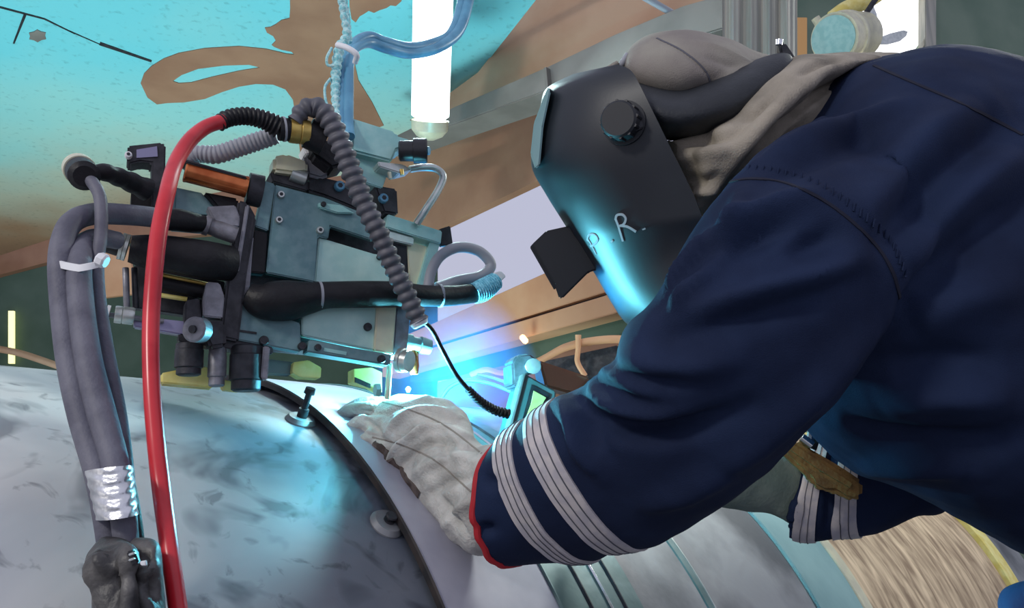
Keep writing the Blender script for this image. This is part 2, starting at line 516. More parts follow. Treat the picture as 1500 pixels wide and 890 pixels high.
# mill steel of the near pipe: pale scale with dark handling smears
def pipe_steel():
    m = mat('pipe_mill_scale', (.2, .2, .2), .5, .15)
    nt = m.node_tree; b = nt.nodes['Principled BSDF']
    tc = nt.nodes.new('ShaderNodeTexCoord')
    def noise(sc, det, dist=0, sx=(1, 1, 1)):
        mp = nt.nodes.new('ShaderNodeMapping'); mp.inputs['Scale'].default_value = sx
        n = nt.nodes.new('ShaderNodeTexNoise'); n.inputs['Scale'].default_value = sc; n.inputs['Detail'].default_value = det; n.inputs['Distortion'].default_value = dist
        nt.links.new(tc.outputs['Object'], mp.inputs[0]); nt.links.new(mp.outputs[0], n.inputs[0]); return n
    def ramp(src, a, ca, bb, cb):
        r = nt.nodes.new('ShaderNodeValToRGB'); e = r.color_ramp.elements
        e[0].position = a; e[0].color = (*ca, 1); e[1].position = bb; e[1].color = (*cb, 1)
        nt.links.new(src.outputs[0], r.inputs[0]); return r
    def mul(x, y, f=1.0):
        k = nt.nodes.new('ShaderNodeMixRGB'); k.blend_type = 'MULTIPLY'; k.inputs[0].default_value = f
        nt.links.new(x.outputs[0], k.inputs[1]); nt.links.new(y.outputs[0], k.inputs[2]); return k
    base = ramp(noise(2.4, 5, .6), .36, (.24, .27, .32), .60, (.66, .64, .62))
    smear = ramp(noise(6, 3, 2.2), .35, (.38, .39, .42), .47, (1, 1, 1))
    dots = ramp(noise(26, 4, 1.0), .30, (.45, .45, .47), .40, (1, 1, 1))
    # shade beside the guide band painted in, by distance along the axis, ragged edge
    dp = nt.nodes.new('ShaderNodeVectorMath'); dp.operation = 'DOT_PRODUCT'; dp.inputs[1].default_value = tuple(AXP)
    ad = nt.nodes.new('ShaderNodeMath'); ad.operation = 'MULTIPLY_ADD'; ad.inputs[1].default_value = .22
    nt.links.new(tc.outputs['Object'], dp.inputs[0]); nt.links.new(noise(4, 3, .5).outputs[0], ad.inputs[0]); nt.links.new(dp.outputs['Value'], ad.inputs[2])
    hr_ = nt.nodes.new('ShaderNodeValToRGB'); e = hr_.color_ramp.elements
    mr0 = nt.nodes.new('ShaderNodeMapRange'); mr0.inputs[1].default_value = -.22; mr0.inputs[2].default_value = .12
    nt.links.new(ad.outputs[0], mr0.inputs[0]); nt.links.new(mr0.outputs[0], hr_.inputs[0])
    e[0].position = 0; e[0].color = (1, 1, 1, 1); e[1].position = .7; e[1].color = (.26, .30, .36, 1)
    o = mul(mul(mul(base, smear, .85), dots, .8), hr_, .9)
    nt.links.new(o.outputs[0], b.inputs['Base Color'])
    rr = nt.nodes.new('ShaderNodeMapRange'); rr.inputs[3].default_value = .35; rr.inputs[4].default_value = .6
    nt.links.new(noise(6, 3).outputs[0], rr.inputs[0]); nt.links.new(rr.outputs[0], b.inputs['Roughness'])
    return m
AXP = (.69208584, math.sqrt(1 - .69208584 ** 2), 0.0)
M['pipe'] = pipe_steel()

# ------------------------------------------------------------ setting
AX = np.array([.69208584, math.sqrt(1 - .69208584 ** 2), 0.0])     # pipe axis, level
S = .6
PC = P(750 + F * (-.8577821731 / 1.9666323969), 445 + F * (1.43363604951 / 1.9666323969), 1.9666323969 * S)
PR = 1.22543738 * S
SIDE = np.array([AX[1], -AX[0], 0])      # level, towards the camera
UPW = np.array([0, 0, 1.])
GV = -SIDE                                # beams run square to the pipe

fl = box('floor', (1, 3, -.05), (16, 16, .1), M['concrete'], bev=0); tag(fl, kind='structure', label='grey concrete shop floor under the pipe', cat='floor')

def pcyl(u, v, R=PR):
    """pixel -> point on the pipe at radius R"""
    r = ray(u, v); dp = r - AX * np.dot(r, AX); c = PC - CAM; cp = c - AX * np.dot(c, AX)
    A = dp @ dp; B = -2 * dp @ cp; C = cp @ cp - R * R
    disc = max(B * B - 4 * A * C, 0)
    t = (-B - math.sqrt(disc)) / (2 * A)
    q = CAM + r * t; s = np.dot(q - PC, AX); n = q - PC - AX * s
    return q, n / np.linalg.norm(n), t

# ceiling plate
CH = 1.5
ceil_pl = Plane((0, 0, CAMZ + CH), (0, 0, 1))
c_out = [(-330, -60), (860, -60), (785, 0), (700, 108), (648, 150), (655, 200), (600, 240), (470, 262), (430, 262), (300, 285), (190, 312), (0, 374), (-330, 470)]
cl = slab('ceiling', c_out, ceil_pl, 0, .03, M['ceil'], bev=0); tag(cl, 'cyan steel plate ceiling with brown primer marks', 'ceiling', kind='structure')
blot = [(206, 122), (211, 108), (222, 97), (240, 86), (262, 78), (300, 71), (350, 68), (390, 72), (420, 79), (431, 80), (427, 76), (412, 73), (402, 69), (398, 66), (404, 60), (400, 53), (391, 48), (388, 41), (396, 40), (404, 36), (412, 30), (424, 27), (425, 12), (423, -60), (505, -60), (508, 20), (512, 60), (525, 118), (545, 150), (562, 184), (440, 226), (431, 158), (429, 146), (418, 131), (400, 124), (375, 123), (350, 127), (325, 135), (300, 145), (270, 150), (245, 151), (230, 153), (216, 143)]
hole = [(253, 119), (266, 110), (290, 101), (330, 96), (365, 95), (381, 99), (350, 104), (310, 113), (280, 121), (262, 122)]
slab('primer_mark', blot, ceil_pl, -.003, .003, M['brown'], cl, hole=hole)
slab('primer_mark', [(511, -60), (512, 10), (515, 28), (521, 33), (527, 24), (534, 20), (540, 16), (548, 19), (556, 15), (566, 12), (572, 8), (580, 9), (588, 2), (600, -60)], ceil_pl, -.003, .003, M['brown'], cl, bev=0)
for k, (a, b, w) in enumerate([((-60, -5), (65, 28), 1.6), ((37, 21), (20, 64), 2.2), ((65, 28), (110, 50), 1), ((146, 64), (222, 90), 2.4), ((100, 45), (148, 66), .7)]):
    dx, dy = b[0] - a[0], b[1] - a[1]; L = math.hypot(dx, dy); nx, ny = -dy / L * w, dx / L * w
    slab('scribed_line', [(a[0] + nx, a[1] + ny), (b[0] + nx * .6, b[1] + ny * .6), (b[0] - nx * .6, b[1] - ny * .6), (a[0] - nx, a[1] - ny)], ceil_pl, -.002, .002, M['dark'], cl, bev=0)
sp = [(55 + 11 * math.cos(t * .52) * (1 + .3 * (t % 2)), 53 + 7 * math.sin(t * .52) * (1 + .3 * (t % 2))) for t in range(12)]
slab('weld_scar', sp, ceil_pl, -.003, .003, M['flange'], cl, bev=0)

# girders square to the pipe
gird = Plane(P(780, 200, 2.6), SIDE * 0 + np.cross(GV, UPW))
def VPl(x0, y0, x):   # line through (x0,y0) towards the left vanishing point
    return y0 + (y0 - 689) / (x0 + 300) * (x - x0)
g1 = thing('roof_girder', P(900, 60, 2.6), 'tan primed roof girder with grey bottom flange crossing behind the mask', 'girder')
slab('web_plate', [(785, -2), (1085, -94), (1085, -16), (1000, 14), (900, 52), (800, 102), (665, 165), (600, 176), (640, 150), (700, 106)], gird, .02, .03, M['tan'], g1, bev=0)
slab('bottom_flange', [(560, 208), (665, 156), (800, 98), (900, 50), (1000, 8), (1078, -14), (1078, 36), (1000, 60), (900, 96), (800, 133), (650, 187), (560, 222)], gird, -.08, .12, M['flange'], g1, bev=.004)
slab('lower_plate', [(560, 218), (650, 186), (800, 131), (900, 95), (1000, 58), (1080, 30), (1080, 180), (900, 205), (782, 267), (640, 335), (600, 340), (560, 300)], gird, .25, .04, M['brown'], g1, bev=0)
slab('stiffener', [(796, 100), (800, 98), (803, 131), (799, 133)], gird, -.10, .02, M['flange'], g1, bev=0)
gl = Plane(P(100, 370, 5.4), (0.05, 1, 0))
g2 = thing('edge_beam', P(80, 380, 5.4), 'dark brown edge beam under the left end of the ceiling plate', 'beam')
slab('web_plate', [(-330, 470), (0, 372), (190, 310), (470, 215), (640, 200), (640, 300), (470, 330), (190, 352), (0, 402), (-330, 500)], gl, 0, .05, M['brown'], g2, bev=0)
slab('gusset', [(90, 372), (185, 350), (200, 430), (150, 436), (100, 405)], gl, -.03, .03, M['beam'], g2, bev=.003)

beam = Plane(P(780, 450, 3.6), np.cross(GV, UPW))
b1 = thing('crane_beam', P(780, 460, 3.6), 'orange primed beam sloping up to the right below the bright opening', 'beam')
slab('upper_web', [(560, 505), (635, 473), (795, 401), (960, 330), (1080, 275), (1080, 345), (960, 397), (885, 428), (670, 494), (560, 528)], beam, 0, .12, M['beam'], b1, bev=.003)
slab('groove_strip', [(560, 526), (670, 492), (885, 426), (1080, 343), (1080, 352), (885, 434), (670, 499), (560, 532)], beam, .03, .05, M['dark'], b1, bev=0)
slab('lower_web', [(560, 531), (670, 498), (885, 433), (1080, 350), (1080, 385), (899, 459), (670, 521), (560, 552)], beam, -.01, .12, M['beam'], b1, bev=.003)
b2 = thing('green_beam', P(820, 490, 3.7), 'dark green beam directly under the orange beam', 'beam')
slab('web_plate', [(600, 545), (670, 524), (899, 462), (990, 427), (990, 462), (905, 490), (800, 520), (690, 545), (600, 560)], beam, .1, .08, M['green'], b2, bev=.003)
b3 = thing('brown_bench', P(820, 560, 3.0), 'brown steel bench structure below the green beam', 'bench')
slab('top_plate', [(690, 545), (800, 522), (925, 487), (1000, 470), (1000, 560), (925, 600), (700, 640), (640, 640), (640, 560)], Plane(P(820, 560, 2.95), (0.2, 1, 0)), .1, .06, M['brown'], b3, bev=.004)
slab('side_plate', [(790, 530), (905, 505), (925, 545), (840, 580)], Plane(P(820, 560, 2.95), (0.2, 1, 0)), 0, .06, M['dark'], b3, bev=.004)

# walls
wb = Plane(P(300, 480, 6.5), (0.0, 1, 0))
w1 = slab('wall_back', [(-900, 200), (640, 335), (640, 640), (640, 1500), (-900, 1500)], wb, 0, .08, M['green'], bev=0)
tag(w1, 'dark green back wall low on the left behind the machine', 'wall', kind='structure')
wr = Plane(P(1300, 60, 4.7), (-.35, 1, 0))
cc = (1308, 28); hr = (52, 60)
whole = [(cc[0] + hr[0] * math.cos(t * math.pi / 20), cc[1] + hr[1] * math.sin(t * math.pi / 20)) for t in range(40)]
w2 = slab('wall_right', [(1040, -500), (2600, -700), (2600, 1500), (1040, 1500)], wr, 0, .06, M['green_lt'], hole=whole)
tag(w2, 'pale green right wall with a round ventilator opening', 'wall', kind='structure')
cpl = Plane(P(1110, 60, 1.72), (-.1, 1, 0))
cur = thing('hanging_curtain', cpl(1112, 300), 'grey green curtain hanging in folds behind the cap strap', 'curtain')
cvs = []; cfs = []
for i in range(61):
    u = 1058 + 110 * i / 60
    for v_, o_ in ((-420, 0), (300, 0), (300, 1), (-420, 1)):
        cvs.append(cpl(u, v_, .009 * math.sin(i * .45) + .003 * math.sin(i * 1.3) + .006 * o_))
for i in range(60):
    for k in range(4):
        cfs.append((i * 4 + k, i * 4 + (k + 1) % 4, i * 4 + 4 + (k + 1) % 4, i * 4 + 4 + k))
cfs += [(0, 1, 2, 3), (240, 243, 242, 241)]
mesh('curtain_cloth', cvs, cfs, M['curtain'], cur, angle=80)
rod('curtain_rail', cpl(1060, -420), cpl(1176, -420), .012, M['dark'], cur, world=True)
slab('door_post', [(1166, 25), (1183, 25), (1183, 300), (1166, 300)], wr, -.12, .05, M['orange'], w2, bev=.004)
slab('wall_panel', [(1356, -300), (1372, -300), (1372, 300), (1356, 300)], wr, -.06, .06, M['curtain'], w2, bev=.004)

# ventilator
M['dayglow'] = mat('daylight_glow', (1, 1, 1), .5, emit=(1, 1, 1), estr=1.6)
vf = thing('wall_fan', wr(1308, 80), 'round wall fan with pale blades in the bright opening', 'fan')
vs = []; fs = []
nseg = 48; prof = [(1.00, -.05), (1.09, -.05), (1.09, .02), (1.00, .02)]
for i in range(nseg):
    a = 2 * math.pi * i / nseg
    for (k, off) in prof:
        vs.append(wr(cc[0] + hr[0] * k * math.cos(a), cc[1] + hr[1] * k * math.sin(a), off))
for i in range(nseg):
    for k in range(4):
        a = i * 4 + k; b = i * 4 + (k + 1) % 4; j = (i + 1) % nseg
        fs.append((a, b, j * 4 + (k + 1) % 4, j * 4 + k))
mesh('fan_ring', vs, fs, M['cream'], vf)
slab('daylight_disc', [(cc[0] + hr[0] * 1.0 * math.cos(t * math.pi / 20), cc[1] + hr[1] * 1.0 * math.sin(t * math.pi / 20)) for t in range(40)], wr, .03, .01, M['dayglow'], vf, bev=0)  # glowing disc added in the opening to stand in for daylight
hub = (1281, 62)
for k, (tx, ty, w, hh) in enumerate([(1330, 46, 11, 6), (1275, 5, 9, 14), (1262, -10, 5, 8)]):
    dx, dy = tx - hub[0], ty - hub[1]; L = math.hypot(dx, dy); nx, ny = -dy / L, dx / L
    pts = [(hub[0] + dx * .0 + nx * 3, hub[1] + ny * 3)] + [(hub[0] + dx * t + nx * w * s, hub[1] + dy * t + ny * w * s) for t, s in ((.35, .8), (.7, .9), (.92, .5), (1, 0), (.9, -.35), (.5, -.5), (.1, -.4))]
    slab('fan_blade', pts, wr, -.06 + .01 * k, .006, M['alu'], vf, bev=.001)
rod('motor_hub', wr(1281, 66, -.05), wr(1281, 66, -.12), .02, M['dark'], vf, world=True)
lamp = thing('round_gauge', P(1230, 74, 3.4), 'cream round housing with a mesh face in front of the bright fan', 'lamp housing')
rod('housing', P(1262, 52, 3.45), P(1222, 56, 3.3), .105, M['cream'], lamp, world=True, steps=[(0, .8), (.05, .95), (.55, 1), (.6, 1.06), (.7, 1.06), (.72, 1), (1, 1.0)], seg=32)
rod('mesh_face', P(1222, 56, 3.3), P(1220, 56, 3.29), .092, M['teal'], lamp, world=True, seg=32)
rod('clamp_screw', (1204, 42, 3.35), (1194, 26, 3.35), .018, M['cream'], lamp)
tube('bracket_arm', [(1252, 40, 3.4, 4), (1268, 20, 3.4, 4), (1290, -10, 3.4, 4), (1330, -50, 3.4, 4)], M['dark'], lamp)
yl = tube('yellow_sling', [(1216, 24, 3.5, 7), (1240, 12, 3.5, 11), (1265, 4, 3.5, 11), (1290, -8, 3.5, 8), (1330, -40, 3.5, 6)], M['yellow'])
tag(yl, 'yellow lifting sling above the cream round housing', 'sling')

# hoses high in the middle
for i, (pts, lab, m_) in enumerate([
    ([(930, -12, 2.2, 5), (965, 8, 2.2, 5), (1000, 28, 2.2, 5), (1030, 45, 2.2, 5), (1060, 70, 2.2, 5)], 'pale thin hose crossing the girder above the cap', 'corr_lt'),
    ([(985, -20, 2.3, 8), (1015, 10, 2.3, 8), (1030, 40, 2.3, 8), (1040, 70, 2.3, 8)], 'dark grey hose behind the cap, middle of three', 'flange'),
    ([(1045, -20, 2.3, 6), (1060, 10, 2.3, 6), (1068, 40, 2.3, 6), (1072, 80, 2.3, 6)], 'orange hose hanging behind the cap next to the curtain', 'tan')]):
    tag(tube('hanging_hose', pts, M[m_]), lab, 'hose', 'hoses hanging behind the cap')

# tube lamp
tl = thing('tube_lamp', P(635, 60, 2.4), 'bright white tube lamp hanging below the ceiling plate', 'lamp')
M['lampglow'] = mat('lamp_glow', (1, 1, 1), .5, emit=(.96, 1, 1), estr=2.6)
rod('glowing_tube', (636, -60, 2.30), (630, 176, 2.46), .060, M['lampglow'], tl, steps=[(0, .95), (.05, 1), (.97, .98), (1, .7)])
rod('end_cap', (630, 176, 2.46), (629, 205, 2.48), .060, M['cream'], tl, steps=[(0, .98), (.5, .95), (.8, .7), (1, .25)])
rod('back_reflector', (640, -60, 2.38), (634, 170, 2.54), .05, M['white'], tl)
rod('hanger_rod', tuple(P(636, -60, 2.36)), (P(636, -60, 2.36)[0], P(636, -60, 2.36)[1], CAMZ + CH), .006, M['dark'], tl, world=True)
light('tube_light', 'AREA', P(633, 60, 2.33), 24, (.7, 1, 1), .1, aim(P(633, 60, 2.33), P(560, 500, 1.1)), .5)

# ------------------------------------------------------------ the pipe
def ring_shell(name, s0, s1, R, m_, parent, th=.02, a0=0, a1=360, n=180, uv=False, edge=.002, rows=None):
    full = abs(a1 - a0) >= 360
    prof = [(s0, R - edge), (s0 + edge, R), (s1 - edge, R), (s1, R - edge), (s1, R - th), (s0, R - th)]
    if rows:
        mid = [(s0 + (s1 - s0) * (k + 1) / (rows + 1), R) for k in range(rows)]
        prof = prof[:2] + mid + prof[2:]
    vs = []; fs = []; k = len(prof)
    for i in range(n + (0 if full else 1)):
        a = math.radians(a0 + (a1 - a0) * i / n)
        d = SIDE * math.cos(a) + UPW * math.sin(a)
        for s, r in prof: vs.append(PC + AX * s + d * r)
    m = n if full else n
    for i in range(m):
        j = (i + 1) % (n if full else n + 1)
        for q in range(k):
            fs.append((i * k + q, i * k + (q + 1) % k, j * k + (q + 1) % k, j * k + q))
    if not full:
        fs.append(tuple(range(k))); fs.append(tuple(n * k + q for q in range(k))[::-1])
    o = mesh(name, vs, fs, m_, parent, angle=25, center=PC)
    if uv:
        me = o.data; ul = me.uv_layers.new(name='UVMap')
        nv = len(me.vertices); co = np.empty(nv * 3); me.vertices.foreach_get('co', co); co = co.reshape(-1, 3) + wl(o) - PC
        s = co @ AX; an = np.arctan2(co @ UPW, co @ SIDE)
        li = np.empty(len(me.loops), dtype=int); me.loops.foreach_get('vertex_index', li)
        ul.data.foreach_set('uv', np.stack([s[li], an[li]], 1).ravel())
    return o
pipe = thing('steel_pipe', PC - UPW * PR, 'large grey steel pipe lying level under the welding machine', 'pipe')
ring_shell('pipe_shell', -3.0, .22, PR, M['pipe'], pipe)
ring_shell('grooved_collar', .19, .37, PR + .004, M['greencoat'], pipe)
ring_shell('weld_bead', .255, .263, PR + .007, M['dark'], pipe, edge=.003)
ring_shell('weld_bead', .295, .300, PR + .008, M['chrome'], pipe, edge=.002)
ring_shell('weld_bead', .325, .333, PR + .007, M['dark'], pipe, edge=.003)
ring_shell('pipe_shell', .37, .88, PR, M['steel'], pipe)
ring_shell('scribed_ring', .545, .552, PR + .003, M['alu'], pipe)
ring_shell('coated_strip', .53, .90 - .35, PR + .002, M['greencoat'], pipe)
ring_shell('teal_strip', .88, 1.06, PR + .006, M['tealcoat_arctint'], pipe)
ring_shell('pale_edge', 1.06, 1.10, PR + .008, M['cream'], pipe)
ring_shell('brushed_lagging', 1.10, 2.08, PR + .004, M['lagging'], pipe, uv=True)
ring_shell('yellow_edge', 2.08, 2.16, PR + .02, M['yellow'], pipe)
ring_shell('pipe_shell', 2.16, 2.45, PR, M['steel'], pipe)
for s, lab_ in ((-1.2, 'dark steel saddle under the near left end of the pipe'), (1.6, 'dark steel saddle under the far right part of the pipe')):
    sup = thing('pipe_saddle', (*(PC + AX * s)[:2], 0), lab_, 'support', 'saddles under the pipe')
    c = PC + AX * s
    pts = []
    for y in np.linspace(-.6, .6, 25):
        zz = PC[2] - math.sqrt(max((PR + .002) ** 2 - y * y, 0)); pts.append((y, min(zz, .75)))
    prof = [(-.6, 0), (.6, 0)] + [(y, z) for y, z in pts[::-1]]
    vs = [c * [1, 1, 0] + SIDE * y + UPW * z - AX * .05 for y, z in prof] + [c * [1, 1, 0] + SIDE * y + UPW * z + AX * .05 for y, z in prof]
    n = len(prof); fs = [tuple(range(n)), tuple(range(n, 2 * n))[::-1]] + [(i, (i + 1) % n, n + (i + 1) % n, n + i) for i in range(n)]
    mesh('saddle_block', vs, fs, M['dark'], sup)

# guide band round the pipe, standing off on bolted feet
gb = thing('guide_band', PC + UPW * PR, 'flat steel guide band ringing the pipe beside the glove', 'band')
ring_shell('band_strip', .0, .185, PR + .018, M['band'], gb, th=.006)
ring_shell('band_edge', -.002, .002, PR + .020, M['edge_dark'], gb, th=.010)
ring_shell('band_edge', .181, .187, PR + .021, M['greencoat'], gb, th=.016)
for (u, v, r) in ((440, 617, .022), (566, 768, .022)):
    q, n, t = pcyl(u, v)
    rod('clamp_foot', q - n * .002, q + n * .007, r, M['steel'], gb, world=True, steps=[(0, 1), (.4, 1), (1, .8)], seg=28)
    rod('clamp_bolt', q + n * .006, q + n * (.05 if u < 500 else .016), .0045, M['dark'], gb, world=True, steps=[(0, 1.6), (.3, 1.6), (.31, 1), (.8, 1), (.81, 1.7), (1, 1.5)])

# ------------------------------------------------------------ welding tractor
th = math.radians(27)
MN = np.array([-math.sin(th), math.cos(th), 0])
MP = Plane(P(400, 400, 1.03), MN)
def md(u, v, off=0.0):      # depth of the machine plane at a pixel
    return float(np.dot(MP(u, v, off) - CAM, FW))
def T(u, v, off=0.0, r=None):
    return (u, v, md(u, v, off)) + ((r,) if r is not None else ())
def MR(name, a, b, rpx, m_, parent, off=0.0, offb=None, **k):
    A = MP(*a, off); B = MP(*b, off if offb is None else offb)
    return rod(name, A, B, rpx * md(*a, off) / F, m_, parent, world=True, **k)
def bolt(u, v, off, rpx, m_, parent, h=.006):
    a = MP(u, v, off); r = rpx * md(u, v, off) / F
    o = rod('bolt', a + MP.n * .002, a - MP.n * h, r, m_, parent, world=True, seg=14, steps=[(0, 1), (.8, 1), (1, .85)])
    rod('hex_socket', a - MP.n * h * .9, a - MP.n * (h + .0008), r * .5, M['dark'], o, world=True, seg=6)
    return o

tr = thing('welding_tractor', MP(400, 570, .05), 'teal and black welding tractor riding the guide band on the pipe', 'machine')
s = slab
# rear body mass behind the face plates
s('gearbox_body', [(400, 300), (560, 345), (600, 352), (595, 520), (345, 495), (352, 400), (385, 330)], MP, .03, .09, M['dark'], tr, bev=.004)
s('face_plate', [(403, 270), (476, 289), (530, 311), (547, 322), (548, 352), (484, 331), (481, 349), (466, 346), (461, 413), (390, 399)], MP, .0, .012, M['teal_dk'], tr)
s('side_bevel', [(388, 264), (403, 269), (393, 338), (373, 331)], MP, -.002, .02, M['teal_dk'], tr)
s('cover_plate', [(467, 347), (550, 372), (572, 372), (570, 425), (461, 413)], MP, .006, .012, M['teal_lit'], tr)
s('lower_plate', [(463, 440), (555, 445), (549, 513), (442, 491), (442, 466)], MP, .004, .014, M['teal_lit'], tr)
s('foot_bracket', [(352, 436), (380, 452), (440, 473), (441, 515), (344, 497)], MP, -.002, .02, M['teal_dk'], tr)
s('bracket_slot', [(348, 482), (376, 486), (376, 489), (348, 485)], MP, -.004, .004, M['dark'], tr, bev=0)
s('bottom_rail', [(453, 497), (574, 519), (571, 535), (450, 515)], MP, -.012, .03, M['teal_dk'], tr)
s('rail_recess', [(475, 509), (508, 515), (507, 520), (474, 514)], MP, -.0135, .003, M['teal'], tr, bev=0)
s('end_column', [(553, 440), (581, 446), (576, 519), (548, 512)], MP, -.002, .03, M['cream'], tr)
s('end_column_side', [(581, 440), (604, 420), (596, 520), (576, 519)], MP, .004, .05, M['grey'], tr)
s('end_column', [(596, 352), (631, 362), (622, 420), (600, 420)], MP, .03, .03, M['cream'], tr)
s('top_bar', [(568, 313), (648, 338), (646, 357), (566, 333)], MP, .015, .035, M['teal'], tr)
s('top_shelf', [(569, 337), (607, 348), (606, 359), (568, 350)], MP, .02, .02, M['alu'], tr)
s('end_post', [(632, 346), (646, 352), (626, 424), (612, 420)], MP, .02, .02, M['teal'], tr)
s('corner_lug', [(644, 335), (660, 330), (664, 358), (646, 360)], MP, .03, .01, M['dark'], tr)
# upper blocks
s('drive_block', [(516, 172), (579, 192), (581, 198), (602, 204), (596, 214), (581, 219), (574, 236), (515, 221)], MP, -.005, .05, M['teal'], tr, bev=.003)
s('block_side', [(501, 178), (516, 172), (515, 221), (502, 214)], MP, -.003, .05, M['lilac'], tr)
s('slide_plate', [(519, 224), (570, 240), (566, 260), (560, 276), (536, 268), (524, 250)], MP, .012, .04, M['teal'], tr)
s('slide_ledge', [(553, 236), (590, 240), (604, 248), (585, 253), (556, 244)], MP, -.012, .03, M['alu'], tr)
MR('adjust_knob', (584, 221), (626, 221), 16, M['plastic'], tr, -.02, -.035, seg=26, steps=[(0, .8), (.05, .95), (.5, .95), (.52, 1.15), (.95, 1.15), (1, 1.05)])
MR('knob_centre', (626, 221), (629, 221), 6, M['bluehose'], tr, -.035, -.037)
MR('guide_rod', (570, 252), (572, 262), 3, M['cream'], tr, -.012)
MR('guide_rod', (588, 248), (589, 256), 3, M['brass'], tr, -.012)
tube('lifting_handle', [T(600, 248, .0, 5), T(620, 245, 0, 5.5), T(638, 247, 0, 5.5), T(649, 258, 0, 5.5), T(642, 278, 0, 5.5), T(625, 305, 0, 5.5), T(610, 328, 0.01, 5.5)], M['alu'], tr, n=50)
s('control_box', [(470, 258), (512, 268), (535, 300), (527, 308), (476, 287), (450, 279), (450, 262)], MP, .014, .05, M['dark'], tr, bev=.003)
s('control_box', [(548, 270), (582, 276), (584, 314), (562, 311)], MP, .014, .04, M['dark'], tr, bev=.003)
bolt(497, 273, .012, 7.5, M['bluehose'], tr); bolt(561, 291, .012, 7, M['bluehose'], tr)
s('bearing_cap', [(401, 228), (420, 224), (452, 236), (451, 252), (430, 254), (400, 250)], MP, .0, .035, M['cream'], tr, bev=.004)
MR('silver_bushing', (426, 254), (448, 262), 11, M['alu'], tr, .01)
s('bearing_block', [(444, 218), (468, 214), (482, 228), (484, 256), (470, 262), (450, 256)], MP, .008, .04, M['grey'], tr, bev=.004)
s('bearing_cap', [(443, 215), (464, 212), (472, 222), (448, 226)], MP, -.002, .03, M['white'], tr)
s('bearing_base', [(395, 252), (450, 262), (450, 280), (400, 266)], MP, .012, .04, M['dark'], tr)
s('bolt_rail', [(466, 296), (500, 300), (520, 312), (495, 312), (468, 304)], MP, -.006, .008, M['teal'], tr)
bolt(411, 286, 0, 5.5, M['alu'], tr); bolt(408, 323, 0, 5.5, M['alu'], tr); bolt(468, 338, 0, 5.5, M['alu'], tr); bolt(473, 300, -.004, 4, M['dark'], tr)
bolt(538, 479, .004, 6, M['dark'], tr); bolt(386, 499, -.002, 7, M['dark'], tr); bolt(442, 507, -.004, 6, M['dark'], tr)
bolt(465, 509, -.012, 5, M['dark'], tr); bolt(558, 526, -.012, 6, M['dark'], tr); bolt(555, 377, .006, 4, M['dark'], tr)
# black upright and left carriage
s('black_upright', [(349, 292), (364, 296), (376, 318), (362, 400), (350, 500), (322, 494), (334, 400)], MP, -.012, .03, M['dark'], tr, bev=.003)
s('upright_edge', [(360, 300), (366, 300), (350, 398), (344, 398)], MP, -.016, .01, M['grey'], tr)
s('side_recess', [(372, 336), (392, 340), (388, 400), (366, 398)], MP, .002, .02, M['black'], tr)
s('pivot_arm', [(358, 350), (372, 346), (366, 420), (352, 440)], MP, .0, .02, M['grey'], tr)
s('mount_plate', [(303, 302), (345, 300), (352, 318), (350, 332), (318, 330)], MP, -.018, .02, M['grey'], tr)
MR('copper_sleeve', (270, 250), (362, 274), 16, M['copper'], tr, -.015, seg=28, steps=[(0, .85), (.01, 1), (.03, 1.04), (.05, 1), (.94, 1), (.96, 1.05), (1, 1.02)])
s('sleeve_cover', [(270, 232), (362, 258), (362, 262), (270, 237)], MP, -.03, .03, M['dark'], tr)
MR('clamp_disc', (362, 276), (384, 281), 24, M['dark'], tr, -.0, seg=30)
s('motor_housing', [(254, 272), (300, 282), (318, 300), (316, 320), (252, 314)], MP, .01, .08, M['teal_dk'], tr, bev=.004)
s('motor_housing', [(298, 280), (350, 290), (348, 310), (318, 304)], MP, .0, .05, M['black'], tr, bev=.003)
fr = s('hook_frame', [(187, 213), (237, 208), (243, 212), (241, 302), (222, 304), (222, 238), (206, 236), (190, 240), (186, 236)], MP, -.01, .03, M['dark'], tr, bev=.002)
s('frame_insert', [(200, 219), (230, 214), (231, 229), (200, 231)], MP, -.0115, .004, M['lilac'], fr, bev=0)
bolt(188, 228, -.012, 5, M['white'], tr)
s('carriage_plate', [(192, 280), (222, 280), (224, 304), (192, 302)], MP, .0, .04, M['black'], tr)
# lower carriage
s('rear_panel', [(196, 388), (330, 412), (330, 470), (196, 450)], MP, .04, .02, M['dark'], tr)
MR('slide_rod', (236, 402), (304, 416), 3, M['brass'], tr, .0); MR('slide_rod', (234, 432), (274, 438), 3.5, M['yellow'], tr, .01)
MR('carriage_post', (184, 392), (186, 452), 4.5, M['grey'], tr, .0); MR('carriage_post', (197, 392), (199, 452), 4.5, M['dark'], tr, .005)
MR('roller', (168, 460), (197, 463), 13, M['alu'], tr, -.008, seg=26, steps=[(0, .95), (.1, 1), (.35, 1), (.38, .9), (.42, 1), (.9, 1), (1, .9)])
MR('roller_washer', (155, 459), (160, 460), 13, M['white'], tr, -.008)
MR('axle', (150, 460), (240, 470), 4, M['grey'], tr, -.004)
s('carriage_bar', [(196, 462), (278, 471), (278, 492), (196, 478)], MP, .0, .018, M['lilac'], tr)
s('lower_bracket', [(303, 412), (322, 414), (329, 434), (326, 466), (298, 463), (297, 440)], MP, -.02, .02, M['grey'], tr)
s('valve_box', [(304, 468), (332, 470), (332, 506), (308, 510), (300, 490)], MP, -.02, .04, M['dark'], tr, bev=.004)
MR('guide_wheel', (283, 482), (296, 484), 19, M['grey'], tr, -.035, -.02, seg=30, steps=[(0, .85), (.1, 1), (.9, 1), (1, .9)])
MR('wheel_hub', (281, 482), (284, 482), 6, M['dark'], tr, -.037, -.034)
s('wheel_fork', [(272, 440), (292, 436), (296, 470), (270, 474)], MP, -.01, .03, M['dark'], tr)
